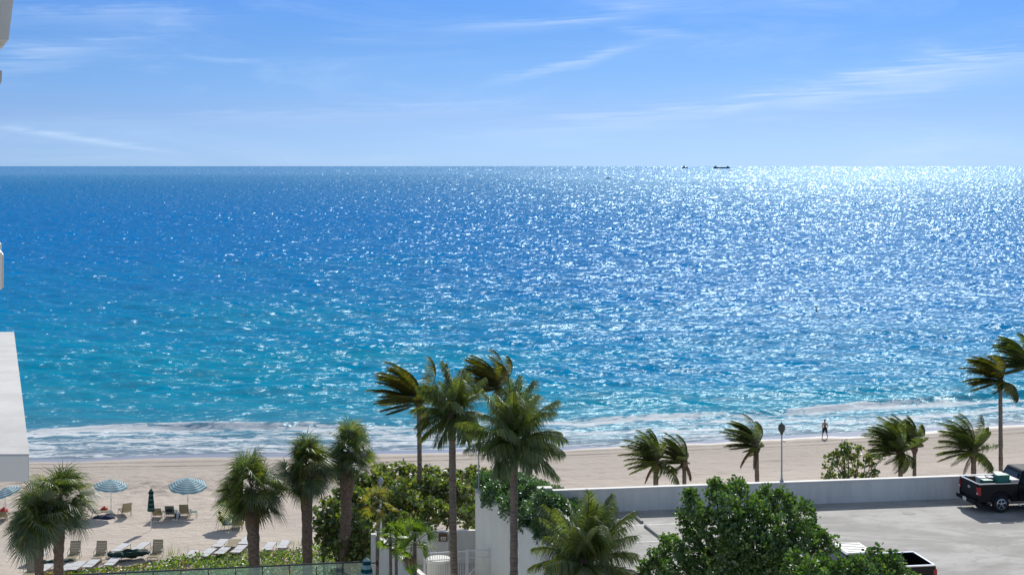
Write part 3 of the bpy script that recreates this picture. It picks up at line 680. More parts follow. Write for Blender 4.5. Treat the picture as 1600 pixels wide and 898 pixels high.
def pinnate(L, d0, wind, grav, rng, nl=46, lw=.045, ll=.62, dead=False):
    """coconut frond: curved rachis with long drooping leaflets on both sides"""
    n = 12; pts, dirs = bent_path(d0 + wind * (.55 if wind.length > .2 else 0), L, wind * 2.1, grav, n, rng); m = MB(); soft = wind.length < .2; nl = int(nl * (1.9 if soft else 1.6)); lw = lw * (.66 if soft else .78); ll = ll * ((1.45 if soft else 1.22) if not dead else 1)
    m.tube(pts, [.032 * (1 - i / (n + 2)) + .006 for i in range(n + 1)], 4, caps=False, mi=1)
    wn = wind.length; wd_ = wind / wn if wn > 1e-3 else Vector((0, 0, 0)); gust = .5 * rng.random()
    for i in range(nl):
        t = 0.12 + 0.88 * (i + rng.random() * .8) / nl; f = min(t * n, n - 1e-3); a = int(f); w_ = f - a
        p = pts[a].lerp(pts[a + 1], w_); T = dirs[a].lerp(dirs[a + 1], w_).normalized()
        S = T.cross(Vector((0, 0, 1)))
        if S.length < .15: S = T.cross(Vector((0.3, 1, 0)))
        S.normalize(); U = S.cross(T).normalized()
        prof = math.sin(math.pi * min(1, .20 + t * .76)) ** .6
        for sgn in (-1, 1):
            l = ll * prof * (0.75 + rng.random() * .45)
            fw = .55 + 1.0 * t + rng.uniform(-.15, .25)
            d = (S * sgn * (1 - .35 * min(1, wn)) + T * fw + U * (.22 if not dead else -.3) + Vector((0, 0, -.12 - (.75 if soft else .45) * rng.random())) + wind * (1.7 + gust)).normalized()
            d2 = (d * .8 + Vector((0, 0, -.95 if not dead else -1.8)) * (1 - .55 * min(1, wn)) * rng.uniform(.7, 1.3) + wind * 1.6).normalized()
            d3 = (d2 + Vector((0, 0, -.5))).normalized()
            mid = p + d * l * .42; md2 = mid + d2 * l * .35; tip = md2 + d3 * l * .30
            wv = d.cross(U * math.cos(sgn * .6) + S * math.sin(.6)); wv = (wv.normalized() if wv.length > .1 else T) * lw * .5
            o = len(m.v)
            m.v += [tuple(p - wv * .5), tuple(p + wv * .5), tuple(mid + wv), tuple(mid - wv), tuple(md2 + wv * .8), tuple(md2 - wv * .8), tuple(tip)]
            m.f += [(o, o + 1, o + 2, o + 3), (o + 3, o + 2, o + 4, o + 5), (o + 5, o + 4, o + 6)]; m.mi += [0, 0, 0]
    return m

def fan_leaf(Lp, Rb, d0, wind, grav, rng, ns=26, sw=1.0, dead=False):
    """palmetto leaf: bare stalk and a folded fan of stiff pointed segments"""
    pts, dirs = bent_path(d0, Lp, wind, grav, 5, rng); m = MB()
    m.tube(pts, [.022, .02, .018, .016, .014, .012], 4, caps=False, mi=1)
    p = pts[-1]; T = dirs[-1]; S = T.cross(Vector((0, 0, 1)))
    if S.length < .15: S = T.cross(Vector((0.2, 1, 0)))
    S.normalize(); U = S.cross(T).normalized()
    tw = (rng.random() - .5) * 2.6; S2 = S * math.cos(tw) + U * math.sin(tw); U2 = S2.cross(T).normalized(); S = S2; U = U2
    for i in range(ns):
        a = (i / (ns - 1) * 2 - 1); ang = a * R(118)
        d = T * math.cos(ang) + S * math.sin(ang)
        d = (d + U * (.30 * abs(a) + .05) + Vector((0, 0, -.10)) + wind * .5).normalized()
        l = Rb * (1.0 - .35 * a * a) * (.88 + rng.random() * .2)
        d2 = (d + Vector((0, 0, -.55 - .5 * rng.random())) + wind * .7).normalized()
        base = p - T * .10 * (1 - a * a)
        mid = base + d * l * .58; tip = mid + d2 * l * .46
        wv = d.cross(U).normalized() * (.030 * sw + .0 * l)
        wm = wv * 1.35
        o = len(m.v)
        m.v += [tuple(base), tuple(mid + wm), tuple(mid - wm), tuple(tip), tuple(base + d * l * .3 + wv * 1.1), tuple(base + d * l * .3 - wv * 1.1)]
        m.f += [(o, o + 4, o + 5), (o + 5, o + 4, o + 1, o + 2), (o + 2, o + 1, o + 3)]; m.mi += [0, 0, 0]
    return m

def trunk_mesh(base, head, r0, r1, bark, rng, lean=(0, 0), kind='coco'):
    n = 26; H_ = head - base; pts = []; rad = []
    for i in range(n + 1):
        t = i / n; c = 4 * t * (1 - t)
        pts.append(base + H_ * t + Vector((lean[0] * c, lean[1] * c, 0)))
        r = r0 + (r1 - r0) * t
        if i == 0: r *= 1.35
        if kind == 'sabal': r *= 1 + .30 * math.exp(-((t - .86) / .12) ** 2) + (.08 if i % 2 else -.04)
        else: r *= (1.05 if i % 2 else .97)
        rad.append(r * (1 + .05 * (rng.random() - .5)))
    m = MB(); rr = [rng.random() for _ in range(400)]
    m.tube(pts, rad, 10, fn=lambda i, k: 1 + (.16 if kind == 'sabal' else .05) * (rr[(i * 7 + k * 13) % 400] - .5))
    return m

def palm(name, label, cat, kind, base, head, r0, r1, L, wind=(0, 0, 0), n=22, seed=0, dry=False, dead=0, lean=(0, 0), grav=.55, nl=44, lw=.05, group=None, skirt=0):
    rng = random.Random(seed); base = Vector(base); head = Vector(head); wind = Vector(wind)
    e = empty(name, base); tag(e, label, cat, group)
    o = trunk_mesh(Vector((0, 0, 0)), head - base, r0, r1, None, rng, lean, 'sabal' if kind == 'sabal' else 'coco').build('trunk', M['bark_palm'] if kind == 'sabal' else M['bark_coco'], e, smooth=True)
    hd = head - base
    if kind == 'coco':
        lm = [M['leaf_coco_dry'] if dry else M['leaf_coco'], M['stalk']]
        m = MB(); m.lathe([(r1 * .9, -.45), (r1 * 1.9, -.15), (r1 * 1.6, .15), (.02, .45)], 8, c=hd); m.build('crownshaft', M['bark_palm'], e, smooth=True)
        n = int(n * (1.5 if wind.length > .2 else 1.35))
        for i in range(n):
            t = i / (n - 1); elv = R(84 - (104 if wind.length > .2 else 106) * t ** 1.1 + rng.uniform(-12, 12)); a = i * 2.39996 + rng.uniform(-.5, .5)
            d = Vector((math.cos(a) * math.cos(elv), math.sin(a) * math.cos(elv), math.sin(elv)))
            l = L * rng.uniform(.82, 1.08) * (.8 + .2 * math.sin(math.pi * min(1, t + .25)))
            f = pinnate(l, d, wind, grav * rng.uniform(.8, 1.25), rng, nl, lw, .24 * L).build('frond', lm, e)
            f.location = hd + Vector((0, 0, .12 * (1 - t)))
        for i in range(dead):
            a = rng.uniform(0, 6.28); d = Vector((math.cos(a), math.sin(a) * .6, -.5))
            f = pinnate(L * rng.uniform(.55, .8), d, wind * .25, 1.5, rng, 26, lw, .16 * L, dead=True).build('frond', [M['leaf_dead'], M['leaf_dead']], e)
            f.location = hd; f['label'] = 'dead brown frond hanging down'
    else:
        ym = kind == 'young'
        lm = [(M['leaf_coco_dry'] if dry else M['leaf_young']) if ym else M['leaf_sabal'], M['stalk']]
        for i in range(n):
            t = i / (n - 1); elv = R((84 - (128 if not ym else 95) * t) + rng.uniform(-12, 12)); a = i * 2.39996 + rng.uniform(-.35, .35)
            d = Vector((math.cos(a) * math.cos(elv), math.sin(a) * math.cos(elv), math.sin(elv)))
            f = fan_leaf(L * .50 * (rng.uniform(.35, 1.2) if not ym else rng.uniform(.7, 1.2)), L * .60 * rng.uniform(.85, 1.15), d, wind, (.35 if not ym else .2), rng, 34 if not ym else 20, .72 if not ym else .8).build('frond', lm, e)
            f.location = hd + Vector((0, 0, .1 - .35 * t))
        for i in range(skirt):
            a = rng.uniform(0, 6.28); d = Vector((math.cos(a), math.sin(a), -1.1))
            f = fan_leaf(L * .4, L * .45, d, wind * .3, .9, rng, 20, 1.0).build('frond', [M['leaf_dead'], M['leaf_dead']], e)
            f.location = hd + Vector((0, 0, -.35)); f['label'] = 'dead brown fan hanging down'
        if kind == 'sabal':          # cut leaf bases below the crown
            for i in range(26):
                a = i * 2.4; z = -.25 - i * .055; r = r1 * 1.2
                m = MB(); d = Vector((math.cos(a), math.sin(a), 0))
                m.tube([Vector((0, 0, 0)), d * .12 + Vector((0, 0, .14)), d * .17 + Vector((0, 0, .30))], [.06, .045, .02], 4)
                s = m.build('leaf_base', M['bark_palm'], e); s.location = hd + d * r * .9 + Vector((0, 0, z))
    return e

SG = 'cabbage palms along the beach edge'; CG = 'coconut palms of the beach front'
def P(u, v, D): return atd(u, v, D)
def gb(u, D, z=0.0): return Vector(((u - 800) / F * D, D, z))
palm('cabbage_palm', 'short stout cabbage palm at the far left, under its taller neighbour', 'palm', 'sabal', gb(66, 72.5), P(58, 812, 72.5), .21, .24, 2.0, (-.08, 0, 0), 42, 1, skirt=3, group=SG)
palm('cabbage_palm', 'taller cabbage palm at the far left with a wide round crown', 'palm', 'sabal', gb(90, 74), P(93, 782, 74), .25, .27, 2.25, (.05, 0, 0), 44, 2, skirt=2, group=SG)
palm('cabbage_palm', 'thick cabbage palm with the densest crown, leftmost of the row of three', 'palm', 'sabal', gb(401, 76), P(393, 764, 76), .27, .33, 2.4, (0, 0, 0), 48, 3, skirt=2, group=SG)
palm('cabbage_palm', 'cabbage palm with shaggy trunk, the middle one of the row of three', 'palm', 'sabal', gb(481, 78), P(479, 727, 78), .26, .30, 2.2, (.04, 0, 0), 44, 4, skirt=4, group=SG)
palm('cabbage_palm', 'cabbage palm with the smallest crown, rightmost of the row of three by the sea grape', 'palm', 'sabal', gb(536, 80), P(544, 706, 80), .27, .34, 2.0, (.02, 0, 0), 34, 5, skirt=0, group=SG)
palm('coconut_palm', 'tall windblown coconut palm with yellowing crown swept left behind the sea grape hedge', 'palm', 'coco', gb(652, 88), P(654, 628, 88), .17, .13, 3.3, (-.62, -.05, .16), 26, 6, dry=True, nl=48, grav=.42, lean=(.1, 0), group=CG)
palm('coconut_palm', 'tall windblown coconut palm with olive crown swept left, behind the lamp and the dark hedge', 'palm', 'coco', gb(772, 88), P(779, 606, 88), .17, .12, 2.7, (-.62, -.05, .16), 24, 7, dry=True, nl=48, grav=.42, group=CG)
palm('coconut_palm', 'big coconut palm whose long trunk crosses the courtyard in front of the picket railing', 'palm', 'coco', gb(711, 71, 3.1), P(707, 650, 71), .19, .17, 2.75, (-.10, 0, .03), 24, 8, nl=54, grav=.62, lean=(-.05, 0), group=CG)
palm('coconut_palm', 'coconut palm with a broad drooping crown standing before the tall white wall', 'palm', 'coco', gb(803, 64.5, 3.1), P(803, 692, 64.5), .19, .17, 2.9, (.03, 0, .05), 26, 9, nl=56, grav=.60, group=CG)
palm('coconut_palm', 'nearest coconut palm, its lush crown cut by the bottom edge of the photo', 'palm', 'coco', gb(912, 47), P(915, 884, 47), .17, .15, 2.35, (.02, 0, .03), 30, 10, nl=60, grav=.55, lw=.04, group=CG)
palm('coconut_palm', 'small windswept coconut palm with a wide crown above the left part of the parapet', 'palm', 'coco', gb(1023, 82), P(1025, 724, 82), .15, .15, 2.25, (-.40, 0, .10), 19, 11, nl=42, dead=1, group=CG)
palm('coconut_palm', 'narrow coconut palm bent to the left just beside the small wide one over the parapet', 'palm', 'coco', gb(1071, 82.5), P(1069, 722, 82.5), .13, .12, 2.0, (-.65, 0, .25), 16, 12, nl=40, dead=2, grav=.4, group=CG)
palm('coconut_palm', 'windswept coconut palm with dead brown fronds hanging, left of the street lamp', 'palm', 'coco', gb(1186, 81), P(1182, 697, 81), .14, .12, 2.1, (-.60, 0, .16), 17, 13, nl=42, dead=3, grav=.45, group=CG)
palm('coconut_palm', 'bushy windswept coconut palm right of the small sea grape tree', 'palm', 'coco', gb(1407, 81), P(1407, 708, 81), .15, .13, 2.4, (-.52, 0, .12), 22, 14, nl=44, group=CG)
palm('coconut_palm', 'slim coconut palm with tall swept crown directly behind the bushy one', 'palm', 'coco', gb(1428, 83), P(1429, 698, 83), .13, .11, 2.2, (-.55, 0, .30), 16, 15, nl=42, grav=.35, group=CG)
palm('coconut_palm', 'low dark coconut palm left of the tall bare trunk and over the pickup bed', 'palm', 'coco', gb(1523, 80.5), P(1521, 706, 80.5), .16, .15, 2.35, (-.42, 0, .08), 22, 16, nl=44, dead=1, group=CG)
palm('coconut_palm', 'tallest bare-trunked coconut palm near the right edge, beside the pickup cab', 'palm', 'coco', gb(1565, 80), P(1563, 596, 80), .14, .11, 2.2, (-.62, 0, .06), 22, 17, dry=True, nl=44, grav=.45, group=CG)
palm('coconut_palm', 'coconut palm cut by the right edge, only its swept green crown in view', 'palm', 'coco', gb(1608, 82), P(1606, 574, 82), .14, .11, 2.5, (-.60, 0, .10), 22, 18, nl=44, grav=.45, group=CG)
YG = 'young fan palms by the stair wall'
palm('young_fan_palm', 'thin young fan palm by the pier, its pale crown in front of the sea grape', 'palm', 'young', gb(587, 74), P(592, 790, 74), .09, .08, 1.15, (0, 0, 0), 12, 21, dry=True, group=YG)
palm('young_fan_palm', 'young fan palm with bright green crown, left of the pair with joined crowns', 'palm', 'young', gb(612, 70.5), P(610, 842, 70.5), .085, .075, 1.0, (0, 0, 0), 11, 22, group=YG)
palm('young_fan_palm', 'young fan palm with bright green crown, right of the pair with joined crowns', 'palm', 'young', gb(620, 70), P(619, 842, 70), .085, .075, 1.0, (0, 0, 0), 11, 23, group=YG)
palm('young_fan_palm', 'young fan palm with the widest bright green crown, nearest the brown sign', 'palm', 'young', gb(650, 68.5), P(648, 846, 68.5), .11, .09, 1.35, (0, 0, 0), 18, 24, skirt=2, group=YG)

# ------------------------------------------------------------------ FOLIAGE MASSES
def leaves(name, C, S, mat, parent, up=0.5, seed=0, wide=.45, kind=True, out=None):
    """C: n x 3 leaf positions; S: leaf lengths; five-vertex folded leaves"""
    rs = np.random.RandomState(seed); n = len(C)
    d = rs.randn(n, 3); d[:, 2] = d[:, 2] * .5 + up
    if out is not None: d += out * .9
    d /= np.linalg.norm(d, axis=1)[:, None]
    r = rs.randn(n, 3); s = np.cross(d, r); s /= np.linalg.norm(s, axis=1)[:, None]; nrm = np.cross(s, d)
    S = S[:, None]
    base = C; tip = C + d * S; mid = C + d * S * .55 - nrm * S * .06
    l = C + d * S * .5 + s * S * wide + nrm * S * .05; r_ = C + d * S * .5 - s * S * wide + nrm * S * .05
    V = np.stack([base, l, tip, r_, mid], 1).reshape(-1, 3)
    o = np.arange(n)[:, None] * 5
    Fc = np.concatenate([o + [0, 4, 1], o + [1, 4, 2], o + [2, 4, 3], o + [3, 4, 0]], 1).reshape(-1, 3)
    me = bpy.data.meshes.new(name); me.vertices.add(len(V)); me.vertices.foreach_set('co', V.reshape(-1).astype(np.float32))
    me.loops.add(Fc.size); me.loops.foreach_set('vertex_index', Fc.reshape(-1).astype(np.int32))
    me.polygons.add(len(Fc)); me.polygons.foreach_set('loop_start', np.arange(len(Fc), dtype=np.int32) * 3)
    me.update(calc_edges=True)
    ob = link(name, me, mat, parent)
    if kind: ob['kind'] = 'stuff'
    return ob

def lobes_points(lobes, tips, per, spread, rs, shell=.35):
    """branch tips spread through each lobe, a rosette of leaves on each tip"""
    out = []; dirs = []
    for (c, r, sq) in lobes:
        n = int(tips * r * r)
        d = rs.randn(n, 3); d /= np.linalg.norm(d, axis=1)[:, None]
        rad = r * (shell + (1 - shell) * rs.rand(n) ** .45)
        wob = 1 + .22 * np.sin(d[:, 0] * 5 + c[0]) * np.cos(d[:, 2] * 4 + c[1])
        p = np.array(c) + d * (rad * wob)[:, None] * np.array([1, 1, sq])
        q = np.repeat(p, per, 0) + rs.randn(n * per, 3) * spread
        out.append(q); dirs.append(np.repeat(d, per, 0))
    return np.concatenate(out), np.concatenate(dirs)

def limbs(name, base, fork, tips, r, parent, rng, mat='bark'):
    """trunk from base to fork, limbs from the fork to each tip"""
    m = MB(); base = Vector(base); fork = Vector(fork)
    if (fork - base).length > .05:
        mid = base.lerp(fork, .5) + Vector((rng.uniform(-.15, .15), rng.uniform(-.15, .15), 0))
        m.tube([base, mid, fork], [r * 1.3, r, r * .85], 8)
        m.build('trunk', M[mat], parent, smooth=True)
    for tp_ in tips:
        tp_ = Vector(tp_); md = fork.lerp(tp_, .5) + Vector((rng.uniform(-.2, .2), rng.uniform(-.2, .2), rng.uniform(-.25, .05)))
        m = MB(); m.tube([fork, fork.lerp(md, .5) + Vector((0, 0, -.05)), md, md.lerp(tp_, .5), tp_], [r * .55, r * .42, r * .32, r * .2, r * .08], 6)
        m.build('branch', M[mat], parent, smooth=True)

# two big glossy-leaved trees in front of the deck
def broad_tree(name, label, base, fork, pix, seed, mat, tips=95, per=7, ls=.145, spread=.055, dj=1.5, group=None, px=47.0, trr=.16, shell=.35):
    rs = np.random.RandomState(seed); rng = random.Random(seed)
    e = empty(name, base); tag(e, label, 'tree', group); L_ = []
    for (u, v, r, dd) in pix:
        D = px + dd; c = P(u, v, D) - Vector(base); L_.append((tuple(c), r * D / F * .93, 1.02))
    C, Dr = lobes_points(L_, tips * 2.0, per, spread, rs, shell)
    leaves('crown', C, ls * (.75 + .5 * rs.rand(len(C))), M[mat], e, up=.7, seed=seed, out=Dr * .5)
    limbs('limb', (0, 0, 0), Vector(fork) - Vector(base), [Vector(c) for c, r, q_ in L_], trr, e, rng); return e
T1 = [(1079, 768, 8, 0), (1118, 756, 9, 0), (1150, 756, 9, .5), (1160, 760, 7, 0), (1196, 768, 9, .3), (1216, 770, 9, 0), (1236, 778, 8, 0), (1258, 786, 8, 0), (1066, 800, 10, 0), (1296, 840, 9, 0), (1302, 856, 9, 0), (1040, 845, 8, 0), (1080, 778, 15, 0), (1125, 768, 21, 0), (1152, 766, 17, 1), (1195, 782, 20, .5), (1222, 790, 22, 0), (1252, 806, 22, .6), (1180, 798, 26, -.8), (1140, 798, 27, -1), (1095, 802, 22, -.6), (1082, 826, 24, 0), (1052, 850, 17, .5),
      (1030, 868, 20, 0), (1120, 830, 28, -1.2), (1160, 838, 30, -1.5), (1205, 832, 30, -1.2), (1245, 838, 28, -.6), (1280, 852, 22, .2), (1268, 828, 18, 1), (1235, 868, 28, -1), (1080, 866, 28, -.8), (1150, 858, 28, -1.9), (1190, 858, 26, -1.9), (1130, 895, 26, -1.8), (1215, 882, 26, -1.8), (1170, 890, 26, -1.9), (1055, 892, 26, -1), (1120, 872, 26, 0), (1165, 885, 24, .6), (1205, 885, 26, -.4), (1020, 892, 24, 0), (1110, 912, 30, -1), (1180, 922, 30, -1), (1240, 915, 30, -.5)]
broad_tree('broadleaf_tree', 'big round glossy green broadleaf tree covering the left part of the parking deck', gb(1150, 46.5), gb(1150, 46.5, 10.6), T1, 31, 'leaf_tree', tips=165, ls=.118, per=9)
T2 = [(1245, 882, 24, 0), (1285, 885, 22, 0), (1320, 889, 24, -.6), (1352, 884, 17, 0), (1367, 860, 7, 0), (1368, 872, 14, .4), (1392, 872, 12, .3), (1400, 888, 18, 0), (1345, 898, 26, -1), (1270, 904, 28, -1), (1310, 910, 30, -.6), (1385, 906, 24, -.4), (1425, 900, 9, 0)]
broad_tree('broadleaf_tree', 'lower glossy green broadleaf tree at the bottom edge hiding the cab of the near pickup', gb(1310, 43.5), gb(1310, 43.5, 10.3), T2, 32, 'leaf_tree', tips=180, px=44.0, ls=.118, per=9)

# sea grape thicket behind the courtyard
SGL = [(515, 800, 22, -5), (540, 778, 22, -3), (512, 828, 20, -6), (545, 820, 26, -6), (560, 760, 20, 0), (590, 762, 26, 0), (575, 790, 28, -3), (610, 790, 30, -3), (600, 742, 20, 3), (645, 744, 22, 3), (632, 770, 28, 0), (640, 800, 28, -3),
       (672, 740, 15, 3), (668, 766, 28, 0), (700, 744, 16, 3), (700, 770, 28, 0), (733, 752, 22, 3), (728, 780, 28, 0), (676, 800, 22, -3), (705, 806, 15, -3), (736, 808, 18, -3), (565, 840, 26, -7), (545, 858, 22, -8), (520, 856, 15, -7), (572, 868, 22, -8), (745, 740, 14, 4), (628, 732, 10, 3), (620, 820, 22, -5), (655, 826, 18, -4), (760, 762, 20, 4), (770, 745, 12, 5)]
rs = np.random.RandomState(41); rng = random.Random(41); sgb = Vector((-7, 88, 0)); e = empty('sea_grape_thicket', sgb); tag(e, 'wide yellow-green sea grape thicket between the beach and the courtyard wall', 'hedge')
L_ = [(tuple(P(u, v, 88 + dd) - sgb), r * 88 / F, .95) for u, v, r, dd in SGL]
C, Dr = lobes_points(L_, 125, 6, .09, rs, .25); C[:, 2] = np.maximum(C[:, 2], .1)
leaves('crown', C, .235 * (.7 + .6 * rs.rand(len(C))), M['leaf_grape'], e, up=.35, seed=41, wide=.5, out=Dr * .4)
for i, (c, r, q_) in enumerate(L_):
    c = Vector(c); rt = Vector((c.x + rng.uniform(-.8, .8), c.y + rng.uniform(-.5, .5), 0)); m = MB(); md = rt.lerp(c, .5) + Vector((rng.uniform(-.5, .5), rng.uniform(-.4, .4), 0))
    m.tube([rt, md, c, c + Vector((rng.uniform(-.5, .5), -.2, r * .8))], [.09, .07, .05, .015], 6); m.build('stem', M['bark'], e, smooth=True)
# loose shoots poking above the thicket
# dark clipped hedge above the tall wall
HL = [(850, 786, 16, 66.0), (866, 792, 17, 65.8), (882, 800, 15, 65.5), (846, 800, 16, 67), (832, 802, 18, 69), (815, 785, 18, 72), (800, 778, 20, 74), (770, 768, 18, 75.4), (786, 786, 18, 73.2), (812, 806, 16, 70.5), (828, 822, 16, 68.5), (762, 762, 16, 76), (775, 778, 22, 74), (790, 760, 18, 76), (808, 772, 24, 74), (800, 796, 18, 71), (820, 756, 14, 76.5), (828, 790, 26, 71.5), (842, 775, 20, 73), (838, 815, 20, 68.5), (858, 800, 24, 69), (862, 782, 14, 71), (852, 832, 18, 66.3), (878, 822, 24, 65.8), (882, 800, 18, 66.6), (895, 795, 12, 66.2), (900, 836, 24, 63.5), (890, 858, 20, 62.5), (915, 815, 18, 64.5), (925, 850, 24, 62), (780, 752, 10, 76.5), (803, 749, 9, 77)]
rs = np.random.RandomState(43); hb = Vector((1.2, 68, 6.7)); e = empty('clipped_hedge', hb); tag(e, 'dense dark green hedge mounded along the top of the tall white wall', 'hedge')
L_ = [(tuple(P(u, v - 2, D) - hb) if False else tuple(P(u, v - 3, D + .45) - hb), r * 1.2 * D / F, .9) for u, v, r, D in HL + [(775, 760, 18, 76), (795, 762, 22, 75), (818, 770, 22, 73.5), (838, 778, 22, 71.5), (852, 790, 20, 69), (758, 752, 12, 77), (862, 778, 16, 68.5)]]
C, Dr = lobes_points(L_, 560, 4, .06, rs, .5)
leaves('crown', C, .15 * (.7 + .6 * rs.rand(len(C))), M['leaf_hedge'], e, up=.3, seed=43, wide=.34, out=Dr * .5)
m = MB()
for (c, r, q_) in L_[::3]: m.tube([Vector((c[0], c[1], 0)), Vector((c[0] + .1, c[1], c[2] * .5 + .1)), Vector(c)], [.06, .05, .02], 6)
m.build('stem', M['bark'], e)
# small open sea grape tree over the parapet
GT = [(1310, 706, 9, 0), (1326, 700, 9, .3), (1342, 706, 8, 0), (1330, 714, 9, -.3), (1296, 714, 6, 0), (1354, 716, 8, .3), (1305, 724, 8, -.3), (1290, 728, 5, .2), (1320, 728, 7, .4), (1342, 726, 7, 0), (1362, 724, 6, 0), (1376, 716, 4.5, .2), (1364, 738, 7, -.2), (1334, 740, 7, .3), (1300, 741, 8, 0), (1316, 746, 8, 0), (1350, 747, 7, .2), (1292, 746, 6, 0), (1318, 697, 5, 0)]
broad_tree('sea_grape_tree', 'small open sea grape tree just over the parapet, right of the street lamp', gb(1332, 79), gb(1335, 79, 6.6), GT, 45, 'leaf_grape', tips=95, per=5, ls=.20, spread=.08, px=79.0, trr=.12, shell=.2)

# low ground cover strip between loungers and the railing
EDGE = [(0, 905), (60, 899), (100, 894), (130, 889), (165, 886), (200, 884), (232, 879), (265, 873), (300, 869), (345, 864), (392, 862), (430, 863), (464, 858), (500, 850), (520, 846), (560, 846), (600, 846)]
eu = [a for a, _ in EDGE]; ev = [b_ for _, b_ in EDGE]
rs = np.random.RandomState(51); n = 30000
uu = rs.rand(n) * 600; vt = np.interp(uu, eu, ev) + 3
Ds = 25 * F / (vt - 259)                                     # far edge on the sand
DD = Ds - rs.rand(n) ** 1.0 * (Ds - 75.5)
gx = (uu - 800) / F * DD
hh = .30 + .22 * vnoise(gx * .9, DD * .9, 5) + .14 * vnoise(gx * 2.2, DD * 2.2, 6) + np.clip((uu - 440) / 120, 0, 1) * .5
hh *= np.clip((Ds - DD) / .7 + .25, 0, 1)
C = np.stack([gx, DD, rs.rand(n) ** .4 * np.maximum(hh, .06)], 1)
e = empty('ground_cover', (-20, 82, 0)); tag(e, 'low bright green beach ground cover spreading behind the glass railing', 'ground cover', kind='stuff')
C0 = C - np.array([-20, 82, 0]); sel = vnoise(C[:, 0] * .5, C[:, 1] * .8, 9) + .5 * rs.randn(n) * .6 > .62
leaves('foliage', C0[~sel], .16 * (.7 + .6 * rs.rand((~sel).sum())), M['leaf_cover'], e, up=.5, seed=51, wide=.42)
leaves('aged_foliage', C0[sel], .16 * (.7 + .6 * rs.rand(sel.sum())), M['leaf_cover_red'], e, up=.5, seed=52, wide=.42)
# thin beach grass sprigs on the sand
m = MB(); rng = random.Random(5)
for u, v, k in [(262, 866, 9), (272, 864, 8), (240, 870, 7), (285, 866, 5), (468, 850, 7), (478, 846, 9), (60, 888, 6), (250, 862, 5), (455, 853, 5)]:
    g0 = on_sand(u, v)
    for i in range(k):
        q0 = g0 + Vector((rng.uniform(-.35, .35), rng.uniform(-.4, .4), 0)); h_ = rng.uniform(.4, .85)
        q1 = q0 + Vector((rng.uniform(-.12, .1), rng.uniform(-.1, .1), h_)); wv = Vector((.014, 0, 0))
        o = len(m.v); m.v += [tuple(q0 - wv), tuple(q0 + wv), tuple(q1)]; m.f.append((o, o + 1, o + 2)); m.mi.append(0)
tag(m.build('beach_grass', M['leaf_grape']), 'sparse thin grass blades standing in the sand by the loungers', 'grass', kind='stuff')
b = MB(); 
for i in range(16):
    a = i * .393; b.add([(0, 0, 0), (math.cos(a) * .25 - math.sin(a) * .05, math.sin(a) * .25 + math.cos(a) * .05, .3), (math.cos(a) * .5, math.sin(a) * .5, .5 + .1 * (i % 3)), (math.cos(a) * .25 + math.sin(a) * .05, math.sin(a) * .25 - math.cos(a) * .05, .3)], [(0, 1, 2, 3)])
o = b.build('agave_plant', M['leaf_young']); o.location = atd(643, 898, 67.0); tag(o, 'yellow-green spiky plant at the foot of the widest young fan palm', 'plant')

# ------------------------------------------------------------------ LAMPS
def street_lamp(label, base, h, cam_=False):
    e = empty('street_lamp', base); tag(e, label, 'street lamp', 'acorn street lamps')
    b = MB(); b.lathe([(.10, 0), (.10, .05), (.055, .12), (.040, .3), (.034, h * .5), (.032, h - .52)], 12); b.build('pole', M['galv'], e, smooth=True)
    b = MB(); b.lathe([(.05, h - .55), (.09, h - .50), (.06, h - .46)], 12); b.build('collar', M['lamp_dark'], e)
    b = MB(); b.lathe([(.07, h - .46), (.14, h - .38), (.175, h - .24), (.16, h - .10), (.08, h - .03), (.025, h), (.015, h + .08), (0, h + .09)], 14); b.build('globe', M['lamp_dark'], e, smooth=True)
    if cam_:
        b = MB(); b.bar((.03, 0, h - .85), (.13, -.02, h - .85), .02); b.box(.08, -.09, h - .90, .17, .03, h - .82); b.build('camera_box', M['white_plastic'], e)
        b = MB(); b.tube([(0, -.05, .03), (.10, -.13, -.06), (.22, -.17, -.09)], [.03, .03, .025], 6); b.build('conduit', M['galv'], e)
    return e
x_ = onz(1223, 753.5, DZ + 1.12)
street_lamp('dark acorn street lamp with a small box on its pole, standing on the parapet', (x_.x, par(x_.x) + .12, DZ + 1.12), 2.85, True)
street_lamp('dark acorn street lamp on the pier of the tall white wall, half behind palm fronds', (p_.x + .17, p_.y + .14, 7.62), 2.6)
lp = gb(594.5, 79.5, 0); e = empty('white_light_pole', lp); tag(e, 'slim white light pole behind the thin young fan palm, its head hidden by leaves', 'light pole')
b = MB(); b.lathe([(.075, 0), (.07, 3), (.065, 7.0)], 10); b.build('pole', M['steel_white'], e, smooth=True)
b = MB(); b.lathe([(.05, 7.0), (.16, 7.1), (.18, 7.25), (.10, 7.42), (0, 7.48)], 12); b.build('globe', M['galv'], e, smooth=True)

# wheel stops
for i, ((ua, va), (ub, vb), lb) in enumerate([((987, 801), (1006, 816.5), 'worn concrete wheel stop closest to the parapet'), ((1011, 822), (1033, 839), 'worn concrete wheel stop farther from the parapet, beside the broadleaf tree')]):
    a = onz(ua, va, DZ); c = onz(ub, vb, DZ); L = (c - a).length
    m = MB(); m.prism([(0, 0), (.16, 0), (.13, .12), (.03, .12)], 0, L)
    o = m.build('wheel_stop', M['concrete'], bevel=.008); o.location = a; o.rotation_euler = (0, 0, math.atan2(c.y - a.y, c.x - a.x) - R(90)); tag(o, lb, 'wheel stop', 'wheel stops on the deck')

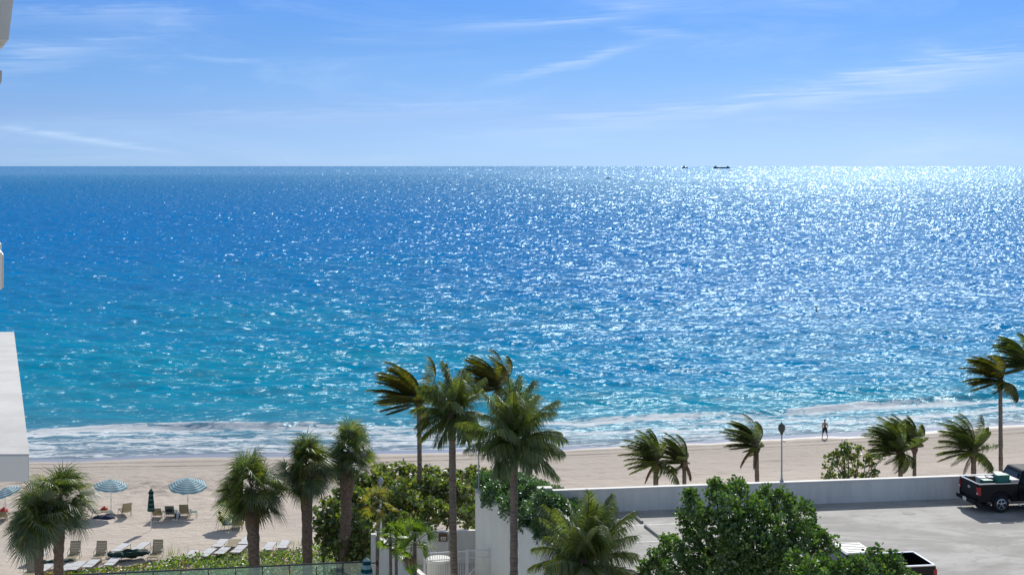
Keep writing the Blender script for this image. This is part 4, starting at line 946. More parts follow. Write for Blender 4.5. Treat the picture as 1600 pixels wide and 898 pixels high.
# ------------------------------------------------------------------ PICKUP TRUCKS (front towards +x)
def arch(cx, r, z0, n=10):          # wheel arch from right to left along the sill (clockwise over the wheel)
    return [(cx + r * math.cos(a), z0 + r * math.sin(a) * 1.0) for a in [math.pi * k / n for k in range(n + 1)]]
def wheel(e, x, y, r=.40, w_=.27, side=1):
    t = empty('wheel', (x, y, r)); t.parent = e
    rot = Matrix.Rotation(R(90), 4, 'X')
    b = MB(); b.lathe([(r * .62, -w_ / 2 + .02), (r * .80, -w_ / 2), (r * .95, -w_ / 2 + .015), (r, -w_ / 2 + .05), (r, w_ / 2 - .05), (r * .95, w_ / 2 - .015), (r * .80, w_ / 2), (r * .62, w_ / 2 - .02)], 26, M=rot); b.build('tyre', M['tyre'], t, smooth=True)
    b = MB(); b.lathe([(r * .63, -w_ / 2 + .02), (r * .56, -w_ / 2 + .01), (r * .54, -w_ / 2 + .07), (r * .1, -w_ / 2 + .08), (r * .1, w_ / 2 - .08), (r * .54, w_ / 2 - .07), (r * .56, w_ / 2 - .01), (r * .63, w_ / 2 - .02)], 22, M=rot)
    o = b.build('rim', M['asph_black'], t)
    b = MB()
    for k in range(5):
        a = 2 * math.pi * k / 5 + .3
        for s in (-1, 1):
            for q in (-.14, .14):
                p0 = Vector((.05 * math.cos(a), s * (w_ / 2 - .045), .05 * math.sin(a))); p1 = Vector((r * .58 * math.cos(a + q), s * (w_ / 2 - .025), r * .58 * math.sin(a + q)))
                b.bar(p0, p1, .028, .02, 5)
    b.lathe([(r * .635, -w_ / 2 + .005), (r * .56, -w_ / 2 + .0), (r * .56, -w_ / 2 + .03)], 24, M=rot); b.lathe([(r * .635, w_ / 2 - .005), (r * .56, w_ / 2), (r * .56, w_ / 2 - .03)], 24, M=rot)
    b.lathe([(0, -w_ / 2 + .02), (.06, -w_ / 2 + .025), (.06, w_ / 2 - .025), (0, w_ / 2 - .02)], 10, M=rot)
    b.build('spokes', M['chrome'], t, smooth=False)
def pickup(label, loc, rz, paint, chrome_rail=True, roof_mat=None):
    e = empty('pickup_truck', loc, rz); tag(e, label, 'pickup truck')
    bt, ft, W2 = 1.36, 1.12, .98
    LX = 5.75; rw, fw = 1.17, 4.75; sill = .52; bed_end = 2.02
    # bed sides with the rear wheel arch
    for s in (-1, 1):
        prof = [(0, .62), (.05, sill)] + [(x, z) for x, z in arch(rw, -.50, sill)] + [(bed_end, sill), (bed_end, bt), (.02, bt), (0, .95)]
        prof = [(0, .62), (.05, sill)] + [(rw - .50 * math.cos(a), sill + .46 * math.sin(a)) for a in [math.pi * k / 12 for k in range(13)]] + [(bed_end, sill), (bed_end, bt), (.02, bt), (0, .95)]
        m = MB(); y0, y1 = (s * W2, s * (W2 - .10)) if s < 0 else (W2 - .10, W2)
        m.prism(prof, y0, y1); m.build('bed_side', paint, e, bevel=0)
        m = MB(); m.box(.02, min(s * (W2 + .004), s * (W2 - .13)), bt + .002, bed_end, max(s * (W2 + .004), s * (W2 - .13)), bt + .04); m.build('bed_rail', M['chrome'] if chrome_rail else M['asph_black'], e, bevel=.01)
        m = MB(); m.tube([(rw - .54 * math.cos(a), s * (W2 + .012), sill + .50 * math.sin(a)) for a in [math.pi * k / 14 for k in range(15)]], [.035] * 15, 6); m.build('wheel_lip', paint, e, smooth=True)
        m = MB(); m.box(-.03, s * (W2 - .16) if s > 0 else -W2 - .01, .86, -.002, W2 + .01 if s > 0 else -(W2 - .16), 1.24); m.box(-.03, W2 + .001 if s > 0 else -W2 - .012, .86, .12, W2 + .012 if s > 0 else -W2 - .001, 1.24); m.build('tail_light', M['red_lens'], e, bevel=.02)
        m = MB(); m.box(-.036, s * (W2 - .14) if s > 0 else -W2 - .005, .90, -.031, W2 + .005 if s > 0 else -(W2 - .14), .98); m.build('reverse_light', M['white_lens'], e, bevel=.01)
        m = MB(); m.box(bed_end + .55, s * (W2 + .01) if s > 0 else -W2 - .06, .98, bed_end + .75, W2 + .06 if s > 0 else -W2 - .01, 1.02); m.build('door_handle', M['chrome'], e, bevel=.01)
        m = MB(); m.tube([(2.0, s * (W2 + .02), .36), (2.1, s * (W2 + .10), .34), (3.9, s * (W2 + .10), .34), (4.0, s * (W2 + .02), .36)], [.045] * 4, 8); m.build('running_board', M['chrome'], e)
        for dx in (bed_end + .06, bed_end + 1.05, bed_end + 2.0):
            pass
        m = MB(); m.box(4.05, s * (W2 + .02) if s > 0 else -W2 - .26, 1.18, 4.2, W2 + .26 if s > 0 else -W2 - .02, 1.42); m.build('side_mirror', M['asph_black'], e, bevel=.03)
        wheel(e, rw, s * .86); wheel(e, fw, s * .86)
    m = MB(); m.box(.05, -W2 + .101, .60, bed_end, W2 - .101, .72)
    m.box(rw - .5, -W2 + .101, .721, rw + .5, -W2 + .25, .98); m.box(rw - .5, W2 - .25, .721, rw + .5, W2 - .101, .98); m.build('bed_floor', M['bed_liner'], e)
    m = MB(); m.box(bed_end - .06, -W2 + .102, .721, bed_end + .02, W2 - .102, bt); m.build('bulkhead', M['bed_liner'], e)
    m = MB(); m.box(.0, -W2 + .165, .66, .075, W2 - .165, bt); tg = m.build('tailgate', paint, e, bevel=.015)
    m = MB(); m.box(-.004, -W2 + .13, bt + .002, .09, W2 - .13, bt + .035); m.build('trim', M['chrome'] if chrome_rail else M['galv'], tg)
    m = MB(); m.lathe([(0, -.012), (.10, -.012), (.115, 0)], 18, M=Matrix.Translation((-.001, 0, 1.08)) @ Matrix.Rotation(R(90), 4, 'Y') @ Matrix.Diagonal((.6, 1.15, 1, 1))); m.build('emblem', M['chrome'], tg)
    m = MB(); m.box(-.02, -.12, 1.22, -.001, .12, 1.28); m.build('handle', M['asph_black'], tg)
    m = MB(); m.prism([(-.20, .42), (.06, .40), (.06, .60), (-.18, .62)], -W2 + .02, W2 - .02); bp = m.build('bumper', paint, e, bevel=.02)
    m = MB(); m.box(-.235, -.16, .44, -.205, .16, .60); m.build('licence_plate', M['white_plastic'], bp)
    # cab lower body, hood, greenhouse
    z0 = sill
    prof = [(bed_end + .03, z0)] + [(fw - .52, z0)] + [(fw - .50 * math.cos(a), z0 + .46 * math.sin(a)) for a in [math.pi * k / 12 for k in range(13)]] + [(LX - .05, z0), (LX, .8), (LX - .04, 1.12), (LX - .3, 1.22), (4.15, 1.30), (bed_end + .03, 1.30)]
    m = MB(); m.prism(prof, -W2, W2); m.build('cab_body', paint, e, bevel=.02)
    def loft(xa0, xa1, wa, za, xb0, xb1, wb, zb, name, mat, bev=.03):
        m = MB(); vs = [(xa0, -wa, za), (xa1, -wa, za), (xa1, wa, za), (xa0, wa, za), (xb0, -wb, zb), (xb1, -wb, zb), (xb1, wb, zb), (xb0, wb, zb)]
        m.add(vs, [(3, 2, 1, 0), (4, 5, 6, 7), (0, 1, 5, 4), (1, 2, 6, 5), (2, 3, 7, 6), (3, 0, 4, 7)]); return m.build(name, mat, e, bevel=bev)
    loft(bed_end + .05, 4.20, W2 - .04, 1.303, bed_end + .32, 3.45, W2 - .22, 1.86, 'cab_pillars', paint)
    loft(bed_end + .30, 3.50, W2 - .20, 1.862, bed_end + .40, 3.40, W2 - .28, 1.93, 'roof', roof_mat or paint, .02)
    if roof_mat:
        for k in range(6):
            m = MB(); m.box(bed_end + .45, -.60 + k * .22, 1.931, 3.32, -.56 + k * .22, 1.95); m.build('roof_rib', M['galv'], e)
    m = MB(); k = .17
    m.add([(bed_end + .095, -.62, 1.38), (bed_end + .095, .62, 1.38), (bed_end + .255, .56, 1.76), (bed_end + .255, -.56, 1.76)], [(0, 1, 2, 3)]); m.v = [(x - .03, y, z) for x, y, z in m.v]; m.build('rear_window', M['glass_dark'], e)
    for s in (-1, 1):
        m = MB()
        def yy(z): return s * ((W2 - .04) + (z - 1.303) / .557 * (-.18) + .012)
        for (xa, xb, xc, xd) in ((bed_end + .28, 3.0, 2.98, bed_end + .42), (3.06, 3.98, 3.42, 3.04)):
            m.add([(xa, yy(1.36), 1.36), (xb, yy(1.36), 1.36), (xc, yy(1.78), 1.78), (xd, yy(1.78), 1.78)], [(0, 1, 2, 3)])
        m.build('side_window', M['glass_dark'], e)
    m = MB(); m.add([(4.19, -.78, 1.36), (4.19, .78, 1.36), (3.55, .66, 1.81), (3.55, -.66, 1.81)], [(0, 1, 2, 3)]); m.build('windscreen', M['glass_dark'], e)
    m = MB(); m.box(LX - .02, -.6, .75, LX + .03, .6, 1.08); m.build('grille', M['chrome'], e)
    for s in (-1, 1):
        m = MB(); m.box(LX - .1, s * .62 if s > 0 else -.92, .86, LX + .02, .92 if s > 0 else -.62, 1.1); m.build('headlight', M['white_lens'], e, bevel=.02)
    m = MB(); m.box(bed_end + .325, -.12, 1.80, bed_end + .36, .12, 1.84); m.build('brake_light', M['red_lens'], e)
    return e
nr = onz(1529, 755.5, DZ + 1.40)
RZ = math.atan(.153)
def tl(o_loc, rz, x, y, z): return Vector(o_loc) + Matrix.Rotation(rz, 3, 'Z') @ Vector((x, y, z))
T0 = Vector((nr.x, nr.y, DZ)) + Matrix.Rotation(RZ, 3, 'Z') @ Vector((0, .98, 0))
pickup('black pickup truck with green crates in its bed, parked by the parapet', T0, RZ, M['truck_black'])
near = onz(1463, 881.5, DZ + 1.40); RZ2 = RZ + math.pi
T1_ = Vector((near.x, near.y, DZ)) + Matrix.Rotation(RZ2, 3, 'Z') @ Vector((0, -.98, 0))
pickup('charcoal pickup truck with empty bed and pale roof, half behind the lower broadleaf tree', T1_, RZ2, M['truck_dark'], True, M['white_plastic'])

def crate(label, x, y, z, w_, d_, h_, mat, cat='crate', lid=True):
    p0 = tl(T0, RZ, x, y, z); e = empty('crate' if cat == 'crate' else cat.replace(' ', '_'), p0, RZ); tag(e, label, cat)
    m = MB(); m.box(-w_ / 2, -d_ / 2, 0, w_ / 2, d_ / 2, h_ * .84); m.build('body', mat, e, bevel=.012)
    m = MB(); m.box(-w_ / 2 - .015, -d_ / 2 - .015, h_ * .84 + .002, w_ / 2 + .015, d_ / 2 + .015, h_); m.build('lid', mat, e, bevel=.012)
crate('larger green plastic crate standing highest in the black pickup bed', 1.38, -.55, .722, .60, .46, 1.02, M['green_crate'])
crate('smaller green plastic crate low in the black pickup bed near the tailgate', .74, -.35, .722, .46, .40, .74, M['green_crate'])
crate('flat white box beside the crates in the black pickup bed', .78, .20, .722, .45, .42, .76, M['white_plastic'], 'box')
crate('dark blue-grey box between the two green crates in the black pickup bed', 1.08, .0, .722, .30, .46, .80, principled('slate_plastic', (.10, .12, .18), .5), 'box')
p0 = tl(T0, RZ, 1.90, 0, 1.402); e = empty('toolbox', p0, RZ); tag(e, 'long pale toolbox lying across the black pickup bed behind the cab', 'toolbox')
m = MB(); m.box(-.19, -.93, 0, .19, .93, .10); m.build('body', M['board'], e, bevel=.01)
m = MB(); m.box(-.205, -.945, .102, .205, .945, .135); m.build('lid', M['cap'], e, bevel=.008)
p0 = tl(T1_, RZ2, 1.0, -.2, .74); b = MB(); b.tube([(-.7, .3, .0), (.1, .35, .42), (.8, .38, .5)], [.05, .05, .05], 6)
o = b.build('pipe', M['galv']); o.location = p0; o.rotation_euler = (0, 0, RZ2); tag(o, 'grey pipe leaning in the empty bed of the charcoal pickup', 'pipe')

# motorcycle at the right edge: only its rear wheel and a peg show
mc = empty('motorcycle', onz(1604, 806, DZ), RZ); tag(mc, 'dark motorcycle cut by the right edge, only its chrome-rimmed wheel in view', 'motorcycle')
def mw(x, r):
    t = empty('wheel', (x, 0, r)); t.parent = mc; rot = Matrix.Rotation(R(90), 4, 'X')
    b = MB(); b.lathe([(r * .78, -.06), (r * .95, -.055), (r, 0), (r * .95, .055), (r * .78, .06)], 24, M=rot); b.build('tyre', M['tyre'], t, smooth=True)
    b = MB(); b.lathe([(r * .79, -.062), (r * .72, -.05), (r * .72, .05), (r * .79, .062)], 24, M=rot)
    for k in range(8):
        a = k * math.pi / 4; b.bar((0, 0, 0), (r * .74 * math.cos(a), 0, r * .74 * math.sin(a)), .012, n=4)
    b.lathe([(0, -.07), (.05, -.07), (.05, .07), (0, .07)], 10, M=rot); b.build('rim', M['chrome'], t)
mw(.32, .33); mw(1.75, .31)
m = MB(); m.tube([(.3, 0, .62), (.7, 0, .78), (1.1, 0, .74)], [.12, .15, .10], 10); m.build('seat', M['asph_black'], mc, smooth=True)
m = MB(); m.tube([(1.0, 0, .80), (1.25, 0, .92), (1.5, 0, .85)], [.10, .17, .08], 10); m.build('tank', M['truck_black'], mc, smooth=True)
m = MB(); m.box(.85, -.16, .28, 1.3, .16, .66); m.build('engine', M['galv'], mc, bevel=.03)
for s in (-.08, .08):
    m = MB(); m.bar((1.75, s, .31), (1.5, s, .98), .025); m.build('fork', M['chrome'], mc)
m = MB(); m.tube([(1.4, -.38, 1.02), (1.5, -.15, 1.0), (1.5, .15, 1.0), (1.4, .38, 1.02)], [.018] * 4, 6); m.build('handlebar', M['chrome'], mc)
m = MB(); m.tube([(.2, -.15, .33), (.9, -.17, .26)], [.045, .035], 8); m.build('exhaust', M['chrome'], mc)

# ------------------------------------------------------------------ BEACH FURNITURE
def lounger(label, u, v, rz, back=62, sling='sling_tan', group='beach loungers', scale=1.0, arms=True):
    p0 = on_sand(u, v); e = empty('beach_lounger', p0, R(rz)); tag(e, label, 'lounger', group)
    W_, hz, fr = .31, .34, M['frame_tan']
    m = MB()
    for s in (-W_, W_):
        m.bar((s, 0, hz), (s, 1.22, hz), .018, n=5)
    m.bar((-W_, 1.22, hz), (W_, 1.22, hz), .018, n=5); m.bar((-W_, .0, hz - .02), (W_, .0, hz - .02), .018, n=5); m.build('frame', fr, e)
    for x, y in ((-W_, .08), (W_, .08), (-W_, 1.05), (W_, 1.05)):
        m = MB(); m.bar((x, y, hz), (x * 1.05, y + (.06 if y > .5 else -.06), 0), .017, n=5); m.build('leg', fr, e)
    m = MB(); m.box(-W_ + .01, .02, hz + .012, W_ - .01, 1.20, hz + .022); m.build('seat', M[sling], e)
    a = R(back); c, s_ = math.cos(a), math.sin(a); Lb = .78
    bk = MB()
    for k in range(5):
        t0, t1 = .02 + k * .152, .02 + k * .152 + .143
        q = [(-W_ + .02, -c * t0, hz + s_ * t0), (W_ - .02, -c * t0, hz + s_ * t0), (W_ - .02, -c * t1, hz + s_ * t1), (-W_ + .02, -c * t1, hz + s_ * t1)]
        nrm = Vector((0, s_, c)) * .008
        vs = [Vector(p) - nrm for p in q] + [Vector(p) + nrm for p in q]
        bk.add(vs, [(0, 1, 2, 3), (7, 6, 5, 4), (0, 4, 5, 1), (1, 5, 6, 2), (2, 6, 7, 3), (3, 7, 4, 0)])
    o = bk.build('backrest', M[sling], e)
    m = MB()
    for x in (-W_, W_): m.bar((x, 0, hz), (x, -c * Lb, hz + s_ * Lb), .017, n=5)
    m.bar((-W_, -c * Lb, hz + s_ * Lb), (W_, -c * Lb, hz + s_ * Lb), .017, n=5); m.build('back_frame', fr, e)
    if back > 20:
        for x in (-W_, W_):
            m = MB(); m.bar((x, -c * .5, hz + s_ * .5), (x, -.42 if back > 30 else -.6, .02), .014, n=5); m.build('strut', fr, e)
            if arms:
                m = MB(); m.tube([(x * 1.12, -c * .36, hz + s_ * .36), (x * 1.15, .15, hz + .24), (x * 1.15, .42, hz + .22), (x * 1.05, .46, hz)], [.016] * 4, 5); m.build('armrest', fr, e)
    else:
        for x in (-W_, W_):
            m = MB(); m.bar((x, -.62, hz), (x, -.68, 0), .015, n=5); m.build('leg', fr, e)
    return e
def flat(label, u, v, rz=0): return lounger(label, u, v, rz, back=3, sling='sling_glare', group='flat white loungers')
# upright ones on the open sand
lounger('tan lounger at the left pole of the left striped umbrella, its back to the camera', 147, 808, -42, 58)
lounger('single tan lounger right of the left striped umbrella pole', 197, 806, 28, 60)
lounger('tan lounger lowest of three under the right striped umbrella, next to the closed green umbrella', 246, 811, 4, 48)
lounger('grey-green lounger with a dark cloth on it, middle of three under the right umbrella', 266, 810, 2, 60, 'sling_grey')
lounger('tan lounger with the tallest back at the pole of the right striped umbrella', 288, 809, 3, 66)
lounger('grey-green lounger carrying a reclining person behind the thick cabbage palm', 348, 826, -68, 58, 'sling_grey')
lounger('tan lounger to the right of the reclining person, partly behind the thick cabbage palm', 371, 827, 8, 52)
UG = 'upright slatted beach chairs by the ground cover'
lounger('tan slatted lounger facing the camera, leftmost of the three near the fallen umbrella', 117, 872, 183, 74, group=UG)
lounger('tan slatted lounger facing the camera, left of the fallen green umbrella', 158, 872, 181, 76, group=UG)
lounger('tan slatted lounger facing the camera, right of the fallen green umbrella', 246, 870, 178, 76, group=UG)
lounger('tan lounger half hidden at the bottom left corner beside the grey bin', 50, 900, 178, 60, group=UG)
FL = [(186, 864, 'flat white lounger behind the fallen umbrella, left of two'), (218, 862, 'flat white lounger behind the fallen umbrella, right of two'),
      (56, 878, 'flat white lounger next to the grey bin'), (70, 895, 'flat white lounger just behind the short cabbage palm trunk'), (104, 894, 'flat white lounger at the ground cover, right of the two palm trunks'),
      (118, 893, 'flat white lounger below the leftmost slatted lounger'), (141, 889, 'flat white lounger between the first two slatted loungers'), (174, 886, 'flat white lounger in front of the fallen umbrella'),
      (298, 875, 'flat white lounger at the left end of the long row by the ground cover'), (322, 872, 'second flat white lounger of the long row by the ground cover'), (347, 868, 'third flat white lounger of the long row, in front of the pair behind it'), (372, 866, 'fourth flat white lounger of the long row, touching the thick palm trunk'),
      (343, 857, 'flat white lounger set behind the long row, leftmost of the back ones'), (383, 853, 'flat white lounger set behind the long row, left of the thick palm trunk'), (419, 862, 'flat white lounger directly right of the thick palm trunk'), (442, 859, 'flat white lounger at the right end of the row, near the shaggy palm')]
for k, (u, v, lb) in enumerate(FL): flat(lb, u, v, (k * 37) % 9 - 8)
lounger('flat tan lounger between two white ones behind the long row', 362, 857, -3, 3, 'sling_tan', 'flat white loungers')
def side_table(label, u, v, w_=.5):
    p0 = on_sand(u, v); e = empty('side_table', p0, R(4)); tag(e, label, 'side table', 'small beach side tables')
    m = MB(); m.box(-w_ / 2, -w_ / 2, .42, w_ / 2, w_ / 2, .45); m.build('tabletop', M['sling_grey'], e)
    for x in (-1, 1):
        for y in (-1, 1): m = MB(); m.bar((x * (w_ / 2 - .03), y * (w_ / 2 - .03), .42), (x * w_ / 2, y * w_ / 2, 0), .014, n=5); m.build('leg', M['frame_tan'], e)
side_table('small pale side table at the right of the tallest lounger under the right umbrella', 302, 808)
side_table('small side table between the two loungers at the left striped umbrella', 171, 808, .42)
# grey bin / locker at the bottom left
p0 = on_sand(48, 880); e = empty('grey_bin', p0, R(4)); tag(e, 'upright grey bin at the left end of the lounger row', 'bin')
m = MB(); m.box(-.27, -.2, 0, .27, .2, .62); m.build('body', M['galv'], e, bevel=.02); m = MB(); m.box(-.29, -.22, .622, .29, .22, .68); m.build('lid', M['asph_black'], e, bevel=.015)
# things lying about
def cloth(name, label, cat, p0, sx_, sy_, sz_, mat, seed):
    rs = np.random.RandomState(seed); bm = bmesh.new(); bmesh.ops.create_icosphere(bm, subdivisions=3, radius=1)
    for v in bm.verts:
        n_ = 1 + .18 * math.sin(v.co.x * 5 + seed) * math.cos(v.co.y * 4) + .1 * math.sin(v.co.z * 9 + v.co.x * 7)
        v.co = Vector((v.co.x * sx_, v.co.y * sy_, max(v.co.z, -.35) * sz_ + .35 * sz_)) * n_
    me = bpy.data.meshes.new(name); bm.to_mesh(me); bm.free(); o = link(name, me, M[mat], None, True); o.location = p0; return tag(o, label, cat)
cloth('red_bag', 'red beach bag at the foot of the left striped umbrella', 'bag', on_sand(163, 803) + Vector((0, 0, .25)), .26, .2, .24, 'cloth_red', 1)
cloth('dark_towel', 'dark towel spread beside the red beach bag', 'towel', on_sand(162, 808), .75, .45, .12, 'cloth_navy', 2)
cloth('green_towel', 'dark green towel lying right of the red beach bag', 'towel', on_sand(172, 804), .35, .3, .10, 'canvas_green', 3)
cloth('navy_bag', 'navy bag between the middle and the tallest lounger under the right umbrella', 'bag', on_sand(277, 807), .2, .22, .25, 'cloth_navy', 4)
cloth('white_towel', 'small white towel hanging by the navy bag', 'towel', on_sand(277.5, 809), .10, .10, .30, 'cloth_pale', 5)
cloth('dark_shirt', 'dark shirt draped on the back of the middle lounger under the right umbrella', 'shirt', on_sand(266, 810) + Vector((0, -.28, .58)), .22, .07, .16, 'cloth_dark', 6)
cloth('red_bag', 'red cloth bundle at the left edge beside the palm crown', 'bag', on_sand(6, 803) + Vector((0, 0, .05)), .3, .25, .35, 'cloth_red', 7)
# left-edge lounger under the third umbrella
lounger('dark-framed lounger at the left edge next to the red bundle', 4, 814, 10, 40)

def open_umbrella(label, u, v, dia, ptop, tilt=(0, 0), seed=0):
    p0 = on_sand(u, v); e = empty('striped_umbrella', p0); tag(e, label, 'umbrella', 'open striped beach umbrellas')
    h = ptop; r = dia / 2
    m = MB(); m.bar((0, 0, 0), (0, 0, h), .022, n=8); m.build('pole', M['steel_white'] if seed != 9 else M['galv'], e, smooth=True)
    m = MB(); m.bar((0, 0, 1.05), (0, 0, 1.15), .035, n=8); m.build('joint', M['galv'], e)
    n = 8; sub = 6; rings = 9; vs = []; fs = []; rad = []
    TM = Matrix.Translation((0, 0, h)) @ Euler((R(tilt[0]), R(tilt[1]), 0)).to_matrix().to_4x4()
    N_ = n * sub
    for i in range(rings + 1):
        t = .17 + .83 * i / rings
        for k in range(N_):
            a = 2 * math.pi * k / N_; f = (k % sub) / sub; sag = math.sin(math.pi * f)
            rr = r * t * (1 - .045 * sag * 4 * .5); z = -r * .36 * t ** 1.5 - .045 * sag * t * t
            vs.append(TM @ Vector((rr * math.cos(a), rr * math.sin(a), z)))
            rad.append(rr * math.cos(2 * math.pi * (f - .5) / n) / math.cos(math.pi / n) if True else rr)
    for i in range(rings):
        for k in range(N_): a, b_ = i * N_ + k, i * N_ + (k + 1) % N_; fs.append((a, b_, b_ + N_, a + N_))
    me = bpy.data.meshes.new('canopy'); me.from_pydata([tuple(x) for x in vs], [], fs); at = me.attributes.new('rad', 'FLOAT', 'POINT'); at.data.foreach_set('value', rad)
    ca = link('canopy', me, M['stripe_blue'], e, True)
    # valance hanging from the rim
    vs = []; fs = []; rad = []
    for k in range(N_):
        a = 2 * math.pi * k / N_; f = (k % sub) / sub; sag = math.sin(math.pi * f); rr = r * (1 - .09 * sag)
        top = TM @ Vector((rr * math.cos(a), rr * math.sin(a), -r * .36 - .045 * sag)); vs += [top, top + Vector((0, 0, -.10 - .03 * math.sin(a * 11)))]; rad += [r, r + .05]
    for k in range(N_): a = 2 * k; c = 2 * ((k + 1) % N_); fs.append((a, c, c + 1, a + 1))
    me = bpy.data.meshes.new('valance'); me.from_pydata([tuple(x) for x in vs], [], fs); at = me.attributes.new('rad', 'FLOAT', 'POINT'); at.data.foreach_set('value', rad); link('valance', me, M['stripe_blue'], ca, True)
    m = MB(); m.lathe([(r * .24, -.11), (r * .12, -.03), (0, .05)], 16, M=TM); o = m.build('vent', M['stripe_blue'], ca, smooth=True); at = o.data.attributes.new('rad', 'FLOAT', 'POINT'); at.data.foreach_set('value', [.1] * len(o.data.vertices))
    for k in range(n):
        a = 2 * math.pi * k / n; m = MB(); m.tube([TM @ Vector((rr * r * math.cos(a), rr * r * math.sin(a), -r * .36 * rr ** 1.5 - .02)) for rr in (.02, .5, 1.0)], [.008] * 3, 4); m.build('rib', M['galv'], e)
    return e
open_umbrella('open striped umbrella with a red bag at its foot, right of the palm crown', 173.5, 804, 2.45, 2.55, (4, 5))
open_umbrella('open blue and white striped umbrella over the three loungers beside the closed green one', 293.5, 804, 2.80, 2.62, (9, 3))
open_umbrella('open blue and white striped umbrella cut by the left edge under the balcony slab', 8, 809, 2.0, 2.2, (6, -18))
open_umbrella('open blue and white striped umbrella hidden behind the crown of the thick cabbage palm', 366.5, 822, 2.5, 2.4, (10, -6))

def closed_umbrella(label, p0, h, mat, rmax=.2, group='closed umbrellas'):
    e = empty('closed_umbrella', p0); tag(e, label, 'umbrella', group)
    m = MB(); m.bar((0, 0, 0), (0, 0, h), .024, n=8); m.build('pole', M['steel_white'], e, smooth=True)
    zs = [h * .46, h * .47, h * .55, h * .66, h * .76, h * .84, h * .87, h * .885, h * .93, h * .98, h * 1.0]
    rs_ = [rmax, rmax * 1.02, rmax * .92, rmax * .82, rmax * .72, rmax * .60, rmax * .55, rmax * .82, rmax * .60, rmax * .30, .02]
    m = MB(); m.lathe(list(zip(rs_, zs)), 32, fn=lambda i, k: 1 + .17 * math.cos(k * math.pi / 2) if i < 10 else 1); m.build('canopy', M[mat], e, smooth=True)
    m = MB(); m.bar((0, 0, h * 1.0), (0, 0, h * 1.03), .03, .01); m.build('finial', M['white_plastic'], e)
    return e
closed_umbrella('closed dark green umbrella standing upright alone between the two open striped ones', on_sand(236, 827), 2.85, 'stripe_green', .22)
pu = atd(573, 871, 70.2); closed_umbrella('closed teal umbrella with pale bands at the right end of the glass railing', (pu.x, 70.2, 4.0), pu.z - 4.0, 'stripe_teal', .27)

def fallen(label, a, c, r, seed):
    """furled umbrella lying across the furniture, canopy loose"""
    d = c - a; L = d.length; e = empty('fallen_umbrella', a, math.atan2(d.y, d.x)); tag(e, label, 'umbrella', 'fallen green umbrellas')
    m = MB(); m.bar((-.35, 0, 0), (L + .1, 0, 0.02), .022, n=6); m.build('pole', M['galv'], e)
    rng = random.Random(seed); n = 18; k = 14
    pts = [Vector((L * i / (n - 1), .05 * math.sin(i), -.02 + .04 * math.sin(i * 1.7))) for i in range(n)]
    rad = [r * (.25 + .95 * math.sin(math.pi * (i + .6) / n) ** .6) for i in range(n)]; rr = [rng.random() for _ in range(n * k)]
    m = MB(); m.tube(pts, rad, k, fn=lambda i, j: (.62 + .75 * rr[(i // 2 * k + j) % (n * k)]) * (1.35 if j % 7 in (0, 6) else .75)); m.build('canopy', M['canvas_green'], e, smooth=False)
A_ = on_sand(168, 876) + Vector((0, 0, .42)); B_ = on_sand(233, 872) + Vector((0, 0, .62)); fallen('fallen dark green umbrella lying over the flat loungers between the slatted ones', A_, B_, .26, 3)
A_ = on_sand(50, 889) + Vector((0, 0, .45)); B_ = on_sand(116, 884) + Vector((0, 0, .45)); fallen('fallen dark umbrella lying behind the two left cabbage palm trunks', A_, B_, .12, 4)

